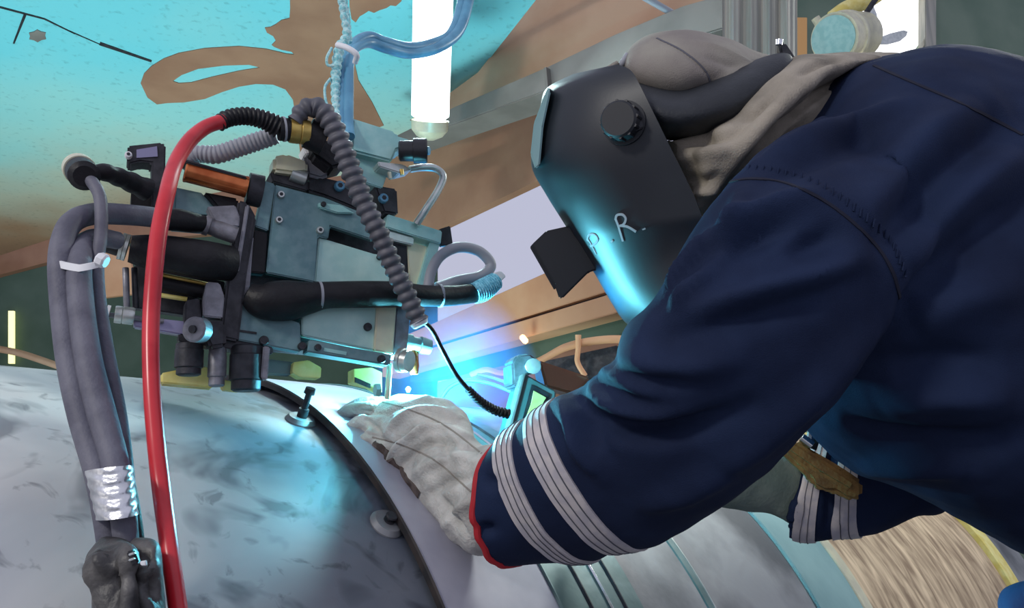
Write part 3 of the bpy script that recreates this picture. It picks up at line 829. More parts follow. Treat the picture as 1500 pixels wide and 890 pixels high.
for (x, y0, y1, r, m_) in ((278, 502, 550, 20, 'dark'), (319, 508, 566, 13, 'grey'), (362, 506, 573, 24, 'dark')):
    MR('drive_roller', (x, y0), (x - 2, y1), r, M[m_], tr, .005, seg=30, steps=[(0, .8), (.04, .95), (.2, .95), (.22, 1), (.75, 1), (.78, .86), (.96, .86), (1, .7)])
s('roller_frame', [(262, 488), (345, 498), (400, 508), (400, 518), (345, 512), (262, 500)], MP, .0, .03, M['dark'], tr)
s('roller_strut', [(386, 506), (396, 508), (392, 556), (382, 554)], MP, -.01, .02, M['grey'], tr)
s('yellow_carriage', [(236, 546), (262, 541), (300, 535), (312, 545), (312, 568), (236, 561)], MP, .05, .03, M['yellow'], tr, bev=.002)
s('yellow_carriage', [(324, 555), (350, 560), (352, 573), (326, 570)], MP, .04, .02, M['yellow'], tr)
s('clamp_block', [(430, 530), (452, 527), (471, 538), (470, 553), (440, 552), (428, 545)], MP, .03, .03, M['yellow'], tr, bev=.001)
s('clamp_block', [(388, 525), (430, 530), (428, 548), (390, 545)], MP, .045, .03, M['greencoat'], tr)
s('torch_bracket', [(518, 540), (545, 538), (560, 545), (560, 575), (545, 566), (518, 560)], MP, .03, .03, M['yellow'], tr, bev=.001)  # light falling on the bracket put into its yellow colour
s('torch_slot', [(520, 552), (543, 562), (543, 568), (520, 559)], MP, .028, .004, M['dark'], tr, bev=0)
MR('torch_rod', (571, 532), (567, 584), 4, M['cream'], tr, .01)
MR('torch_nut', (549, 571), (556, 571), 10, M['tealcoat_arctint'], tr, .012, seg=6)
MR('torch_ring', (586, 527), (600, 529), 18, M['alu'], tr, .0, -.012, seg=30, steps=[(0, 1), (.4, 1), (.45, .9), (1, .86)])
MR('torch_body', (590, 500), (630, 508), 13, M['tealcoat_arctint'], tr, .03, seg=24, steps=[(0, 1), (.3, 1), (.32, .8), (.6, .8), (.62, 1), (1, .85)])
MR('torch_nozzle', (604, 508), (607, 548), 8, M['copper'], tr, .035, seg=20, steps=[(0, 1), (.7, 1), (1, .7)])
# black and wrapped hoses of the tractor
tube('black_hose_bundle', [T(362, 430, -.01, 16), T(385, 440, -.012, 27), T(420, 440, -.012, 30), T(452, 436, -.012, 24), T(480, 432, -.014, 20), T(530, 431, -.016, 20), T(580, 431, -.016, 19), T(620, 433, -.012, 16), T(660, 433, .0, 15), T(706, 428, .01, 14)], M['black'], tr, n=70, seg=20)
for u in (468, 644):
    MR('hose_clip', (u - 2, 433), (u + 2, 433), 21 if u < 500 else 17, M['corr_lt'], tr, -.014 if u < 500 else -.004, seg=26)
tube('braided_end', [T(694, 430, .005, 15.5), T(708, 424, .006, 17), T(728, 410, .006, 13)], M['braid'], tr, n=20, seg=18, ribs=(.004, .2))
tube('loop_hose', [T(626, 424, .02, 8), T(632, 396, .02, 8), T(646, 374, .02, 8), T(672, 362, .02, 8), T(702, 368, .02, 8), T(719, 388, .02, 8), T(704, 404, .02, 8), T(670, 412, .02, 9), T(640, 422, .01, 9)], M['corr_lt'], tr, n=70)
s('loop_tip', [(722, 400), (734, 396), (742, 404), (732, 414)], MP, .0, .01, M['white'], tr)
tube('thick_black_hose', [T(190, 364, -.02, 20), T(215, 368, -.02, 25), T(250, 372, -.022, 27), T(300, 380, -.022, 28), T(338, 386, -.01, 26)], M['black'], tr, n=40, seg=22)
MR('hose_clamp', (176, 360), (187, 363), 20, M['alu'], tr, -.02, seg=26, steps=[(0, 1), (.45, 1), (.5, .92), (.55, 1), (1, 1)])
MR('hose_end', (152, 352), (176, 360), 16, M['black'], tr, -.02, seg=22)
tube('inner_black_hose', [T(232, 412, .01, 12), T(270, 420, .01, 13), T(320, 432, .01, 12)], M['black'], tr, n=20)
# top gland, ribbed boot and brass collar
MR('brass_collar', (424, 190), (452, 194), 19, M['brass'], tr, -.05, seg=12, steps=[(0, .95), (.1, 1), (.5, 1), (.52, .93), (.58, 1.02), (1, 1)])
MR('gland_nut', (408, 189), (424, 190), 17, M['black'], tr, -.05, seg=12)
MR('gland_ring', (414, 189), (417, 189), 18.5, M['corr_lt'], tr, -.05, seg=24)
MR('gland_body', (450, 194), (476, 206), 23, M['black'], tr, -.045, seg=24)
s('gland_bracket', [(452, 200), (500, 208), (510, 240), (486, 246), (460, 226)], MP, -.02, .05, M['black'], tr, bev=.004)
tube('light_ribbed_hose', [T(405, 198, -.02, 13), T(380, 206, -.01, 14), T(350, 216, 0, 14), T(318, 226, .01, 14), T(290, 226, .02, 13), T(270, 236, .03, 12)], M['corr_lt'], tr, ribs=(.0058, .14), seg=20)

# corrugated conduit: thing of its own
cor = thing('corrugated_conduit', P(612, 478, .96), 'dark grey corrugated conduit arching down across the front of the tractor', 'conduit')
tube('ribbed_sleeve', [T(432, 178, -.06, 12), T(444, 162, -.065, 14), T(462, 157, -.07, 16), T(482, 174, -.075, 17), T(498, 208, -.075, 17), T(515, 252, -.075, 17), T(534, 300, -.075, 16.5), T(555, 342, -.075, 16), T(575, 388, -.07, 15.5), T(596, 432, -.065, 15.5), T(614, 470, -.06, 15)], M['corr'], cor, ribs=(.0125, .24), seg=24)
rod('mouth_ring', MP(613, 470, -.06), MP(617, 478, -.06), .0135, M['white'], cor, world=True, steps=[(0, 1), (.8, .8), (1, .6)])
tube('cord_sheath', [T(614, 466, -.062, 3.5), T(632, 482, -.05, 3.5), T(648, 512, -.03, 3.5), T(668, 548, -.01, 3.5), T(688, 572, .0, 3.5), T(706, 590, .01, 3.5), T(735, 603, .02, 3.5)], M['black'], cor, n=60)
tube('strain_relief', [T(686, 570, .0, 6), T(702, 586, .01, 7), T(724, 600, .02, 7.5), T(745, 606, .02, 8)], M['black'], cor, ribs=(.006, .3), seg=16)

# red hose with ribbed boot
rh = thing('red_hose', P(262, 890, .62), 'glossy red hose hanging in front of the pipe', 'hose')
tube('hose_line', [T(326, 177, -.06, 10.5), T(300, 187, -.07, 10.5), T(276, 208, -.09, 11), T(256, 242, -.12, 11), (243, 290, .83, 11.5), (232, 345, .80, 12), (225, 410, .77, 12), (221, 480, .745, 12), (222, 560, .72, 12), (228, 640, .70, 12.5), (237, 720, .68, 13), (248, 800, .645, 13), (262, 900, .61, 13.5), (275, 1000, .57, 14), (300, 1250, .50, 14)], M['redhose'], rh, n=150, seg=22)
tube('ribbed_boot', [T(320, 181, -.06, 12), T(335, 173, -.058, 13), T(360, 170, -.055, 13.5), T(385, 175, -.052, 14.5), T(408, 186, -.05, 17)], M['black'], rh, ribs=(.0058, .16), seg=22)

# grey cables
cb = [
 ('thick grey cable looping out furthest left from the tractor', [T(250, 322, -.03, 15), T(215, 317, -.04, 15), T(180, 314, -.06, 15.5), T(140, 313, -.08, 16), (110, 322, .84, 16), (94, 345, .82, 16), (88, 385, .80, 16.5), (92, 450, .775, 17), (102, 530, .75, 18), (120, 610, .73, 19), (143, 690, .71, 19), (156, 760, .70, 18), (166, 850, .69, 17), (170, 960, .68, 17)], 'cable'),
 ('grey cable in the middle of the tied bundle', [T(172, 352, -.05, 13), T(145, 348, -.07, 14), (124, 358, .84, 16), (116, 390, .80, 17), (119, 450, .77, 18), (130, 530, .745, 19), (150, 610, .725, 20), (171, 690, .705, 19), (180, 760, .69, 17), (190, 850, .68, 16), (196, 960, .67, 16)], 'cable'),
 ('thin grey cable dropping from the round gland on the left', [(120, 254, .88, 9), (136, 268, .87, 9), (147, 292, .86, 9), (148, 340, .84, 9), (143, 385, .82, 9), (146, 440, .80, 9), (158, 520, .775, 10), (174, 600, .755, 10), (186, 680, .735, 9), (192, 760, .72, 9), (198, 850, .71, 9)], 'cable'),
 ('darkest cable on the right side of the tied bundle', [(132, 350, .86, 8), (134, 390, .845, 9), (141, 450, .82, 10), (152, 530, .80, 10), (168, 610, .78, 10), (184, 690, .76, 10), (196, 760, .74, 11), (205, 850, .73, 12)], 'black')]
for lab, pts, m_ in cb:
    pts = [(u, v, d - .045 * min(1, max(0, (v - 450) / 300)), q) for u, v, d, q in pts]
    o = tube('power_cable', pts, M[m_], n=120, seg=18)
    tag(o, lab, 'cable', 'tied cables hanging on the left')
co = tube('cable_boot', [T(300, 328, -.02, 12), T(283, 326, -.025, 15), T(262, 322, -.03, 16.5), T(246, 321, -.032, 16.5)], M['black'], tr, n=20, seg=20)
MR('cable_connector', (297, 328), (346, 345), 13, M['grey'], tr, -.018, seg=24, steps=[(0, .9), (.05, 1.15), (.2, 1.15), (.22, .9), (.5, 1), (1, 1)])
gc = thing('cable_gland', P(125, 254, .88), 'round black gland with a pale rim at the left end of the tractor', 'gland')
A = P(118, 250, .90); B = P(124, 258, .865)
rod('gland_cap', A, B, .0165, M['black'], gc, world=True, steps=[(0, .9), (.1, 1), (.9, 1), (1, .7)], seg=30)
rod('gland_rim', P(115, 246, .91), P(118, 250, .898), .0175, M['cream'], gc, world=True, seg=30)
rod('rim_screw', P(104, 243, .91), P(96, 240, .91), .005, M['greencoat'], gc, world=True)
tube('gland_boot', [(128, 256, .89, 12), (150, 252, .90, 13), (170, 258, .92, 14), (190, 266, .94, 15), T(216, 278, -.02, 17)], M['black'], gc, ribs=(.02, .1), seg=20)

# cable tie, tape, leather wrap
ct = thing('cable_tie', P(118, 385, .78), 'white cable tie round the grey cables', 'cable tie')
q = []
for k in range(33):
    a = 2 * math.pi * k / 32
    q.append(P(116 + 37 * math.cos(a), 381 - 5 * abs(math.cos(a)) + 5 + (6 * math.sin(a)), .806 - .024 * math.sin(a)))
q = np.array(q)
vs = []; fs = []
cq = q.mean(0)
for p in q:
    o_ = (p - cq); o_ = o_ / np.linalg.norm(o_)
    for dz, dr in ((-.0035, 0), (.0035, 0), (.0035, .002), (-.0035, .002)):
        vs.append(p + UPW * dz + o_ * dr)
for i in range(32):
    for k in range(4):
        fs.append((i * 4 + k, i * 4 + (k + 1) % 4, i * 4 + 4 + (k + 1) % 4, i * 4 + 4 + k))
mesh('strap', vs, fs, M['white'], ct)
rod('tie_head', (143, 378, .775), (156, 384, .775), .0075, M['white'], ct, steps=[(0, .8), (.2, 1), (.8, 1), (1, .8)], seg=8)

tp = ring3((124, 690), (194, 682), (160, 684), .668, .03, ex=.8)
tp2 = ring3((141, 760), (203, 752), (170, 760), .648, .03, ex=.8)
R0 = [np.array(tp) + (np.array(tp2) - np.array(tp)) * t for t in np.linspace(0, 1, 15)]
for i, r_ in enumerate(R0):
    c_ = r_.mean(0)
    for j in range(len(r_)):
        z = math.sin((i * 1.9) + abs(((j / 48.) % .5) - .25) * 26) * .025
        r_[j] = c_ + (r_[j] - c_) * (1 + z)
vs, fs, _ = loft_geo(R0, 3)
tpo = mesh('silver_tape', vs, fs, M['tape']); tag(tpo, 'crinkled silver tape wrapped round the grey cables', 'tape')

lw = thing('leather_wrap', P(180, 900, .66), 'dark leather cover gathered round the cable ends below the silver tape', 'cover')
def lump(name, rings, m_, parent, vox=.004, fold=(), wob=.004, sm=4):
    g = loft_geo(rings, 5)
    v, nn, fs = fuse([(g[0], g[1])], vox, sm)
    v = wobble(v, nn, 28, wob)
    if fold:
        bv = bvh_of(v, fs); v = folds(v, nn, bv, fold)
    return mesh(name, v, fs, m_, parent, angle=80)
M['cover'] = mat('worn_black_leather', (.03, .029, .03), .5, 0, (.12, .115, .11), 25, .6, 150)
lump('leather_flap', [ring3((126, 812), (150, 786), (140, 800), .625, .02), ring3((124, 830), (186, 792), (150, 815), .615, .04), ring3((132, 855), (206, 815), (165, 835), .61, .05), ring3((134, 890), (214, 860), (172, 880), .605, .05), ring3((138, 1000), (222, 980), (175, 990), .58, .05)], M['cover'], lw,
     fold=[([(162, 795), (158, 830), (164, 870), (166, 900)], .006, -.009), ([(132, 815), (136, 845), (150, 890)], .007, .007), ([(180, 795), (190, 825), (186, 890)], .007, .008), ([(140, 860), (170, 845), (200, 842)], .006, -.010), ([(150, 805), (148, 835)], .005, .009)], wob=.0018)
lump('leather_flap', [ring3((186, 802), (198, 786), (190, 795), .615, .015), ring3((190, 828), (228, 792), (208, 808), .61, .025), ring3((196, 846), (236, 812), (214, 826), .605, .03), ring3((192, 890), (242, 870), (215, 880), .60, .03), ring3((190, 1000), (250, 980), (215, 990), .58, .03)], M['cover'], lw,
     fold=[([(204, 812), (214, 818), (226, 814)], .007, -.010), ([(205, 845), (212, 890)], .006, .007), ([(222, 840), (232, 880)], .005, -.010), ([(198, 830), (214, 834), (232, 828)], .005, .008)], wob=.0018)
s('buckle', [(184, 808), (196, 804), (203, 824), (192, 830)], Plane(P(190, 815, .565), (0, 1, 0)), 0, .005, M['plastic'], lw, bev=.001)
for y in (811, 819):
    s('buckle_bar', [(187, y), (196, y - 3), (197, y), (188, y + 3)], Plane(P(190, 815, .562), (0, 1, 0)), 0, .004, M['alu'], lw, bev=.0005)
s('buckle_tongue', [(204, 822), (213, 820), (214, 828), (206, 828)], Plane(P(190, 815, .565), (0, 1, 0)), 0, .003, M['white'], lw, bev=.0005)

# blue service hoses and rope from above
for dx, lab, r in ((0, 'blue hose curling down from the ceiling beside the lamp, lower of the pair', 8), (-9, 'blue hose curling down from the ceiling beside the lamp, upper of the pair', 7)):
    o = tube('air_hose', [(700 + dx, -470, 1.5, r), (695 + dx, -200, 1.5, r), (690 + dx, -40, 1.5, r), (684 + dx, 10, 1.48, r), (670 + dx, 48, 1.45, r), (640 + dx * .6, 70 + dx * .8, 1.4, r), (600, 78 + dx, 1.35, r), (565, 70 + dx, 1.3, r), (540, 62 + dx, 1.27, r), (520 + dx * .3, 70 + dx * .6, 1.22, r), (511 + dx * .9, 92, 1.18, r), (510 + dx, 130, 1.15, r), (510 + dx, 176, 1.12, r), (512 + dx, 200, 1.1, r)], M['bluehose'], n=110, seg=18)
    tag(o, lab, 'hose', 'blue hoses from the ceiling')
rp = thing('tied_rope', P(495, 160, 1.15), 'frayed cyan rope hanging from above and tied to the hoses', 'rope')
tube('rope_strand', [(497, -800, 1.17, 5), (498, -400, 1.17, 5), (499, -40, 1.17, 5), (502, 10, 1.17, 6), (508, 50, 1.17, 7), (497, 72, 1.16, 8), (492, 110, 1.15, 8), (492, 150, 1.13, 7), (495, 176, 1.12, 7)], M['rope'], rp, ribs=(.012, .25), seg=14)
tube('rope_strand', [(509, -780, 1.19, 4), (507, -400, 1.19, 4), (505, -40, 1.19, 4), (508, 20, 1.19, 5), (512, 62, 1.18, 5)], M['rope'], rp, ribs=(.01, .25), seg=12)
tube('rope_tail', [(486, 70, 1.15, 2), (479, 84, 1.14, 2), (480, 95, 1.14, 2), (490, 96, 1.14, 2)], M['rope'], rp)
tube('rope_tail', [(484, 115, 1.14, 2), (476, 128, 1.13, 2), (478, 150, 1.12, 2), (488, 168, 1.12, 2)], M['rope'], rp)
tube('tie_loop', [(494, 66, 1.12, 4.5), (508, 70, 1.11, 4.5), (522, 80, 1.11, 4.5), (520, 92, 1.12, 4)], M['white'], rp)

# small control box, bracket and hoses behind the glove
cbx = thing('control_pendant', P(765, 640, 1.30), 'small teal control box with a yellow label standing behind the cuff', 'box')
CP = Plane(P(775, 590, 1.28), (-.35, 1, 0))
s('box_body', [(768, 546), (815, 572), (812, 640), (742, 640)], CP, 0, .05, M['greencoat'], cbx, bev=.003)
s('pale_edge', [(765, 548), (771, 546), (747, 640), (741, 640)], CP, -.004, .02, M['alu'], cbx)
s('box_window', [(779, 563), (805, 577), (798, 612), (766, 612)], CP, -.002, .004, M['dark'], cbx, bev=0)
s('yellow_label', [(782, 572), (800, 582), (786, 606), (772, 608), (778, 592)], CP, -.004, .003, M['yellow'], cbx, bev=0)
s('clamp_head', [(750, 530), (758, 519), (776, 517), (790, 528), (790, 544), (776, 548), (766, 552), (760, 566), (752, 566)], CP, .01, .05, M['grey'], cbx, bev=.004)
rod('clamp_screw', CP(781, 536, .0), CP(781, 536, .02), .013, M['alu'], cbx, world=True)
s('support_arm', [(790, 527), (866, 552), (845, 578), (800, 566)], CP, .05, .04, M['brown'], cbx, bev=.004)
o = tube('thin_cable', [(647, 582, 1.36, 3), (660, 566, 1.36, 3), (685, 557, 1.36, 3), (720, 562, 1.35, 3), (755, 576, 1.33, 3)], M['tealcoat_arctint'], n=40); tag(o, 'thin teal cable arching over the blue glow to the control box', 'cable')
o = tube('thin_cable', [(700, 548, 1.40, 2.5), (725, 554, 1.38, 2.5), (757, 566, 1.33, 2.5)], M['corr_lt'], n=30); tag(o, 'pale thin cable just above the teal one', 'cable')
o = tube('tan_hose', [(690, 548, 2.93, 4), (712, 541, 2.90, 4), (735, 546, 2.86, 4), (765, 540, 2.86, 5), (798, 524, 2.86, 5), (830, 508, 2.86, 6), (870, 499, 2.86, 6), (912, 497, 2.86, 6), (960, 505, 2.86, 6)], M['beam'], n=60); tag(o, 'tan hose running under the orange beam towards the sleeve', 'hose')
o = tube('tan_hose', [(847, 490, 2.84, 4.5), (847, 510, 2.84, 4), (846, 530, 2.84, 4), (857, 550, 2.84, 4)], M['beam'], n=30); tag(o, 'short tan hose branching down from the long one', 'hose')
M['spark'] = mat('spark_glow', (1, .6, .3), .5, emit=(1, .55, .2), estr=4)
o = rod('glowing_spark', (763, 491, 3.52), (772, 502, 3.52), .014, M['spark'], steps=[(0, .5), (.2, 1), (.8, 1), (1, .5)]); tag(o, 'small glowing orange spark under the orange beam', 'lamp')  # a spark drawn as a glowing rod, no lamp hangs here
o = tube('floor_hose', [(-40, 505, 4.5, 5), (20, 515, 4.4, 5), (60, 527, 4.3, 5), (110, 545, 4.2, 5)], M['tan'], n=30); tag(o, 'brown hose in front of the green wall at far left', 'hose')
o = slab('bright_gap_strip', [(12, 455), (20, 455), (20, 532), (12, 532)], wb, -.05, .02, mat('strip_glow', (1, 1, .5), .5, emit=(1, .95, .4), estr=1.2), bev=0); tag(o, 'narrow yellow bright gap at the green wall at far left, drawn as a glowing strip', 'lamp')  # bright gap drawn as an added glowing strip, no lamp there

# arc: a small incandescent bead; fume above it
M['arc'] = mat('arc_glow', (.3, .8, 1), .5, emit=(.25, .75, 1), estr=18)
q, n_, t_ = pcyl(610, 575)
o = rod('welding_arc', P(598, 566, 1.12), P(598, 574, 1.12), .004, M['arc'], world=True, steps=[(0, .4), (.4, 1), (1, .5)]); tag(o, 'small blinding arc under the torch nozzle', 'welding arc')
def fume():
    m = bpy.data.materials.new('welding_fume'); m.use_nodes = True; nt = m.node_tree
    nt.nodes.remove(nt.nodes['Principled BSDF'])
    out = nt.nodes['Material Output']
    v = nt.nodes.new('ShaderNodeVolumeScatter'); v.inputs['Color'].default_value = (.08, .42, 1, 1); v.inputs['Anisotropy'].default_value = .1
    tc = nt.nodes.new('ShaderNodeTexCoord'); n = nt.nodes.new('ShaderNodeTexNoise'); n.inputs['Scale'].default_value = 9; n.inputs['Detail'].default_value = 3
    g = nt.nodes.new('ShaderNodeTexGradient'); g.gradient_type = 'SPHERICAL'
    mp = nt.nodes.new('ShaderNodeMapping')
    mp.inputs['Scale'].default_value = (5.9, 5.9, 5.9)
    mr = nt.nodes.new('ShaderNodeMapRange'); mr.inputs[1].default_value = .35; mr.inputs[2].default_value = .65; mr.inputs[3].default_value = 0.3; mr.inputs[4].default_value = 18
    mu = nt.nodes.new('ShaderNodeMath'); mu.operation = 'MULTIPLY'
    nt.links.new(tc.outputs['Object'], n.inputs[0]); nt.links.new(tc.outputs['Object'], mp.inputs[0]); nt.links.new(mp.outputs[0], g.inputs[0])
    nt.links.new(n.outputs[0], mr.inputs[0]); nt.links.new(mr.outputs[0], mu.inputs[0]); nt.links.new(g.outputs[1], mu.inputs[1])
    nt.links.new(mu.outputs[0], v.inputs['Density']); nt.links.new(v.outputs[0], out.inputs['Volume'])
    return m
bm = bmesh.new(); bmesh.ops.create_icosphere(bm, subdivisions=3, radius=.17); me = bpy.data.meshes.new('welding_fume'); bm.to_mesh(me); bm.free()
c_ = P(662, 545, 1.52)
o = bpy.data.objects.new('welding_fume', me); COL.objects.link(o); o.location = c_; me.materials.append(fume())
tag(o, 'blue-lit welding fume rising behind the glove', 'smoke', kind='stuff')

# ------------------------------------------------------------ the welder
wk = thing('person', (1.15, 1.05, .55), 'welder in navy jacket, black mask and khaki cap bending over the pipe', 'person')
# body under the clothes, one skinned surface
def skin_body():
    J = [  # (world point, radius)
        (P(1720, 480, 1.0), .13), (P(1560, 400, .98), .135), (P(1400, 330, .98), .13), (P(1290, 260, .98), .11), (P(1180, 220, 1.0), .055), (P(1060, 190, 1.02), .085), (P(1010, 230, 1.02), .08),
        (P(1290, 330, .80), .06), (P(1120, 520, .74), .047), (P(960, 640, .79), .04), (P(790, 715, .90), .028),
        (P(1330, 420, 1.14), .06), (P(1400, 640, 1.14), .045), (P(1270, 700, 1.12), .038), (P(1170, 710, 1.11), .028),
    ]
    E_ = [(0, 1), (1, 2), (2, 3), (3, 4), (4, 5), (5, 6), (3, 7), (7, 8), (8, 9), (9, 10), (3, 11), (11, 12), (12, 13), (13, 14)]
    hip = J[0][0]
    for sgn in (-1, 1):
        a = len(J)
        J.append((np.array([hip[0] + .02, hip[1] + sgn * .11, hip[2] - .10]), .085))
        J.append((np.array([hip[0] - .03, hip[1] + sgn * .13, 1.00]), .06))
        J.append((np.array([hip[0] + .04, hip[1] + sgn * .13, .66]), .04))
        E_ += [(0, a), (a, a + 1), (a + 1, a + 2)]
    me = bpy.data.meshes.new('body'); me.from_pydata([tuple(p) for p, _ in J], E_, [])
    o = bpy.data.objects.new('tmpb', me); COL.objects.link(o)
    sk = o.modifiers.new('s', 'SKIN'); o.modifiers.new('u', 'SUBSURF').levels = 2
    for i, (_, r) in enumerate(J):
        me.skin_vertices[0].data[i].radius = (r, r)
        me.skin_vertices[0].data[i].use_root = (i == 0)
    dg = bpy.context.evaluated_depsgraph_get(); dg.update()
    m2 = bpy.data.meshes.new_from_object(o.evaluated_get(dg)); m2.name = 'body'
    bpy.data.objects.remove(o)
    m2.polygons.foreach_set('use_smooth', [True] * len(m2.polygons))
    m2.materials.clear()
    return link('body', m2, M['skin'], wk), hip
body, HIP = skin_body()

# jacket: torso, near sleeve and far sleeve fused into one cloth surface
tor = [ring3((1205, 118), (1062, 300), (1150, 220), .99, .08), ring3((1262, 88), (1090, 420), (1190, 270), .98, .17), ring3((1340, 82), (1150, 560), (1260, 300), .98, .22),
       ring3((1410, 84), (1215, 660), (1340, 340), .98, .25), ring3((1500, 100), (1375, 735), (1450, 400), .98, .26), ring3((1620, 150), (1500, 805), (1560, 450), .98, .25),
       ring3((1760, 250), (1640, 850), (1720, 520), .99, .24), ring3((1900, 420), (1720, 900), (1800, 650), .99, .22)]
slv = [ring3((738, 642), (762, 826), (690, 762), .925, .055), ring3((745, 630), (835, 824), (741, 738), .91, .06), ring3((773, 614), (872, 819), (772, 728), .895, .065),
       ring3((778, 606), (902, 806), (800, 722), .88, .07), ring3((812, 584), (950, 800), (842, 712), .86, .075), ring3((856, 566), (1010, 772), (905, 692), .83, .08),
       ring3((905, 530), (1085, 722), (980, 640), .79, .085), ring3((915, 482), (1190, 622), (1050, 560), .755, .09), ring3((965, 425), (1270, 520), (1130, 450), .745, .09),
       ring3((1040, 300), (1322, 428), (1225, 335), .76, .09), ring3((1110, 225), (1370, 440), (1300, 290), .80, .09), ring3((1200, 170), (1420, 430), (1340, 280), .87, .09)]
far = [ring3((1192, 636), (1160, 786), (1160, 740), 1.12, .05), ring3((1235, 610), (1212, 786), (1210, 730), 1.125, .06), ring3((1290, 585), (1280, 780), (1270, 700), 1.13, .065), ring3((1360, 560), (1345, 752), (1340, 680), 1.14, .07),
       ring3((1430, 520), (1400, 735), (1410, 640), 1.14, .07), ring3((1400, 380), (1560, 560), (1480, 460), 1.14, .07)]
gT, gS, gF = loft_geo(tor, 8), loft_geo(slv, 8), loft_geo(far, 6)
jv, jn, jf = fuse([(gT[0], gT[1]), (gS[0], gS[1]), (gF[0], gF[1])], .0055, 5)
jb = bvh_of(jv, jf)
FO = [
 ([(1000, 470), (1080, 440), (1180, 410), (1262, 380)], .014, .012), ([(985, 492), (1080, 462), (1180, 432), (1270, 405)], .012, -.008),
 ([(1035, 360), (1090, 330), (1150, 300), (1200, 285)], .012, .009), ([(1030, 385), (1100, 350), (1170, 322)], .012, -.008),
 ([(1010, 420), (1060, 370), (1080, 320), (1085, 280)], .009, .006),
 ([(985, 455), (1005, 435), (1050, 400)], .008, .008), ([(978, 430), (1000, 400), (1040, 345)], .008, .007),
 ([(1150, 375), (1200, 355), (1240, 330)], .014, -.009),
 ([(850, 568), (866, 604), (910, 624), (965, 632), (1030, 624), (1090, 598)], .012, -.012), ([(860, 560), (885, 590), (940, 606), (1000, 606)], .010, .009),
 ([(870, 556), (905, 548), (940, 560), (980, 575)], .010, .009), ([(905, 520), (940, 535), (1000, 540), (1080, 520)], .014, .009), ([(912, 540), (960, 553), (1020, 556)], .010, -.008),
 ([(820, 585), (838, 620), (850, 660), (880, 700)], .010, .007), ([(835, 578), (860, 625), (890, 660)], .010, -.006),
 ([(1060, 690), (1140, 620), (1220, 540), (1290, 470)], .020, .008), ([(930, 740), (1000, 720), (1060, 680)], .016, .006),
 ([(706, 700), (722, 706), (732, 700)], .007, -.004), ([(692, 770), (708, 776), (724, 772)], .007, -.006),
 ([(1110, 235), (1180, 205), (1260, 180), (1330, 150)], .014, .008), ([(1120, 262), (1200, 228), (1290, 200)], .015, -.006),
 ([(1250, 330), (1310, 270), (1380, 200), (1440, 150)], .022, .012), ([(1280, 350), (1350, 285), (1420, 215), (1490, 170)], .022, -.011),
 ([(1320, 390), (1380, 320), (1440, 260), (1499, 215)], .022, .011), ([(1330, 430), (1400, 365), (1470, 310), (1540, 270)], .022, -.010),
 ([(1330, 470), (1400, 440), (1500, 420)], .022, .008), ([(1300, 540), (1380, 530), (1480, 530)], .020, -.008), ([(1280, 590), (1380, 575), (1490, 590)], .020, .010),
 ([(1220, 610), (1300, 640), (1400, 650), (1490, 640)], .018, -.009), ([(1260, 690), (1340, 680), (1420, 690)], .018, .008),
 ([(1150, 690), (1165, 720), (1160, 770)], .008, .004), ([(1214, 700), (1218, 740), (1214, 780)], .008, -.005),
]
jv = folds(jv, jn, jb, FO, 2.1)
jv = wobble(jv, jn, 14, .004)
jv = wobble(jv, jn, 40, .0012, 3.0)
jb = bvh_of(jv, jf)
jk = mesh('jacket', jv, jf, M['navy'], wk, angle=180)

def ring_band(name, S_, i0, i1, m_, parent, lift=.002, cols=8, th=.003, inner=False):
    """cloth band round a sleeve between two loft rows, laid on the cloth surface"""
    k = S_.shape[1]; vs = []; fs = []; rows = cols + 1
    N = k * 2
    for c in range(rows):
        x = i0 + (i1 - i0) * c / cols; a = int(math.floor(x)); t = x - a
        b = min(a + 1, len(S_) - 1)
        ring = S_[a] * (1 - t) + S_[b] * t
        for q in range(N):
            p0 = ring[q // 2] if q % 2 == 0 else (ring[q // 2] + ring[(q // 2 + 1) % k]) / 2
            loc, nr, _, dist = jb.find_nearest(Vector(p0))
            p = np.array(loc) if dist < .03 else p0
            nr = np.array(nr)
            vs.append((p, nr))
    top = [p + n * lift for p, n in vs]; low = [p - n * th for p, n in vs]; K = len(top)
    for c in range(cols):
        for q in range(N):
            q2 = (q + 1) % N
            fs.append((c * N + q, c * N + q2, (c + 1) * N + q2, (c + 1) * N + q))
            fs.append((K + c * N + q, K + (c + 1) * N + q, K + (c + 1) * N + q2, K + c * N + q2))
    for q in range(N):
        q2 = (q + 1) % N
        fs.append((q, K + q, K + q2, q2)); c = cols * N
        fs.append((c + q, c + q2, K + c + q2, K + c + q))
    return mesh(name, top + low, fs, m_, parent, angle=50)
SS, SF = gS[2], gF[2]
for (i0, i1) in ((8, 16), (24.5, 32)):
    b_ = ring_band('reflective_stripe', SS, i0, i1, M['reflect'], jk, .0022)
    for f_ in (.22, .5, .78):
        x = i0 + (i1 - i0) * f_
        ring_band('stitch_line', SS, x - .12, x + .12, M['thread'], b_, .0030, 1, .001)
for (i0, i1) in ((.8, 4.6), (7.2, 10.6)):
    b_ = ring_band('reflective_stripe', SF, i0, i1, M['reflect'], jk, .0022)
    for f_ in (.33, .66):
        x = i0 + (i1 - i0) * f_
        ring_band('stitch_line', SF, x - .06, x + .06, M['thread'], b_, .0030, 1, .001)
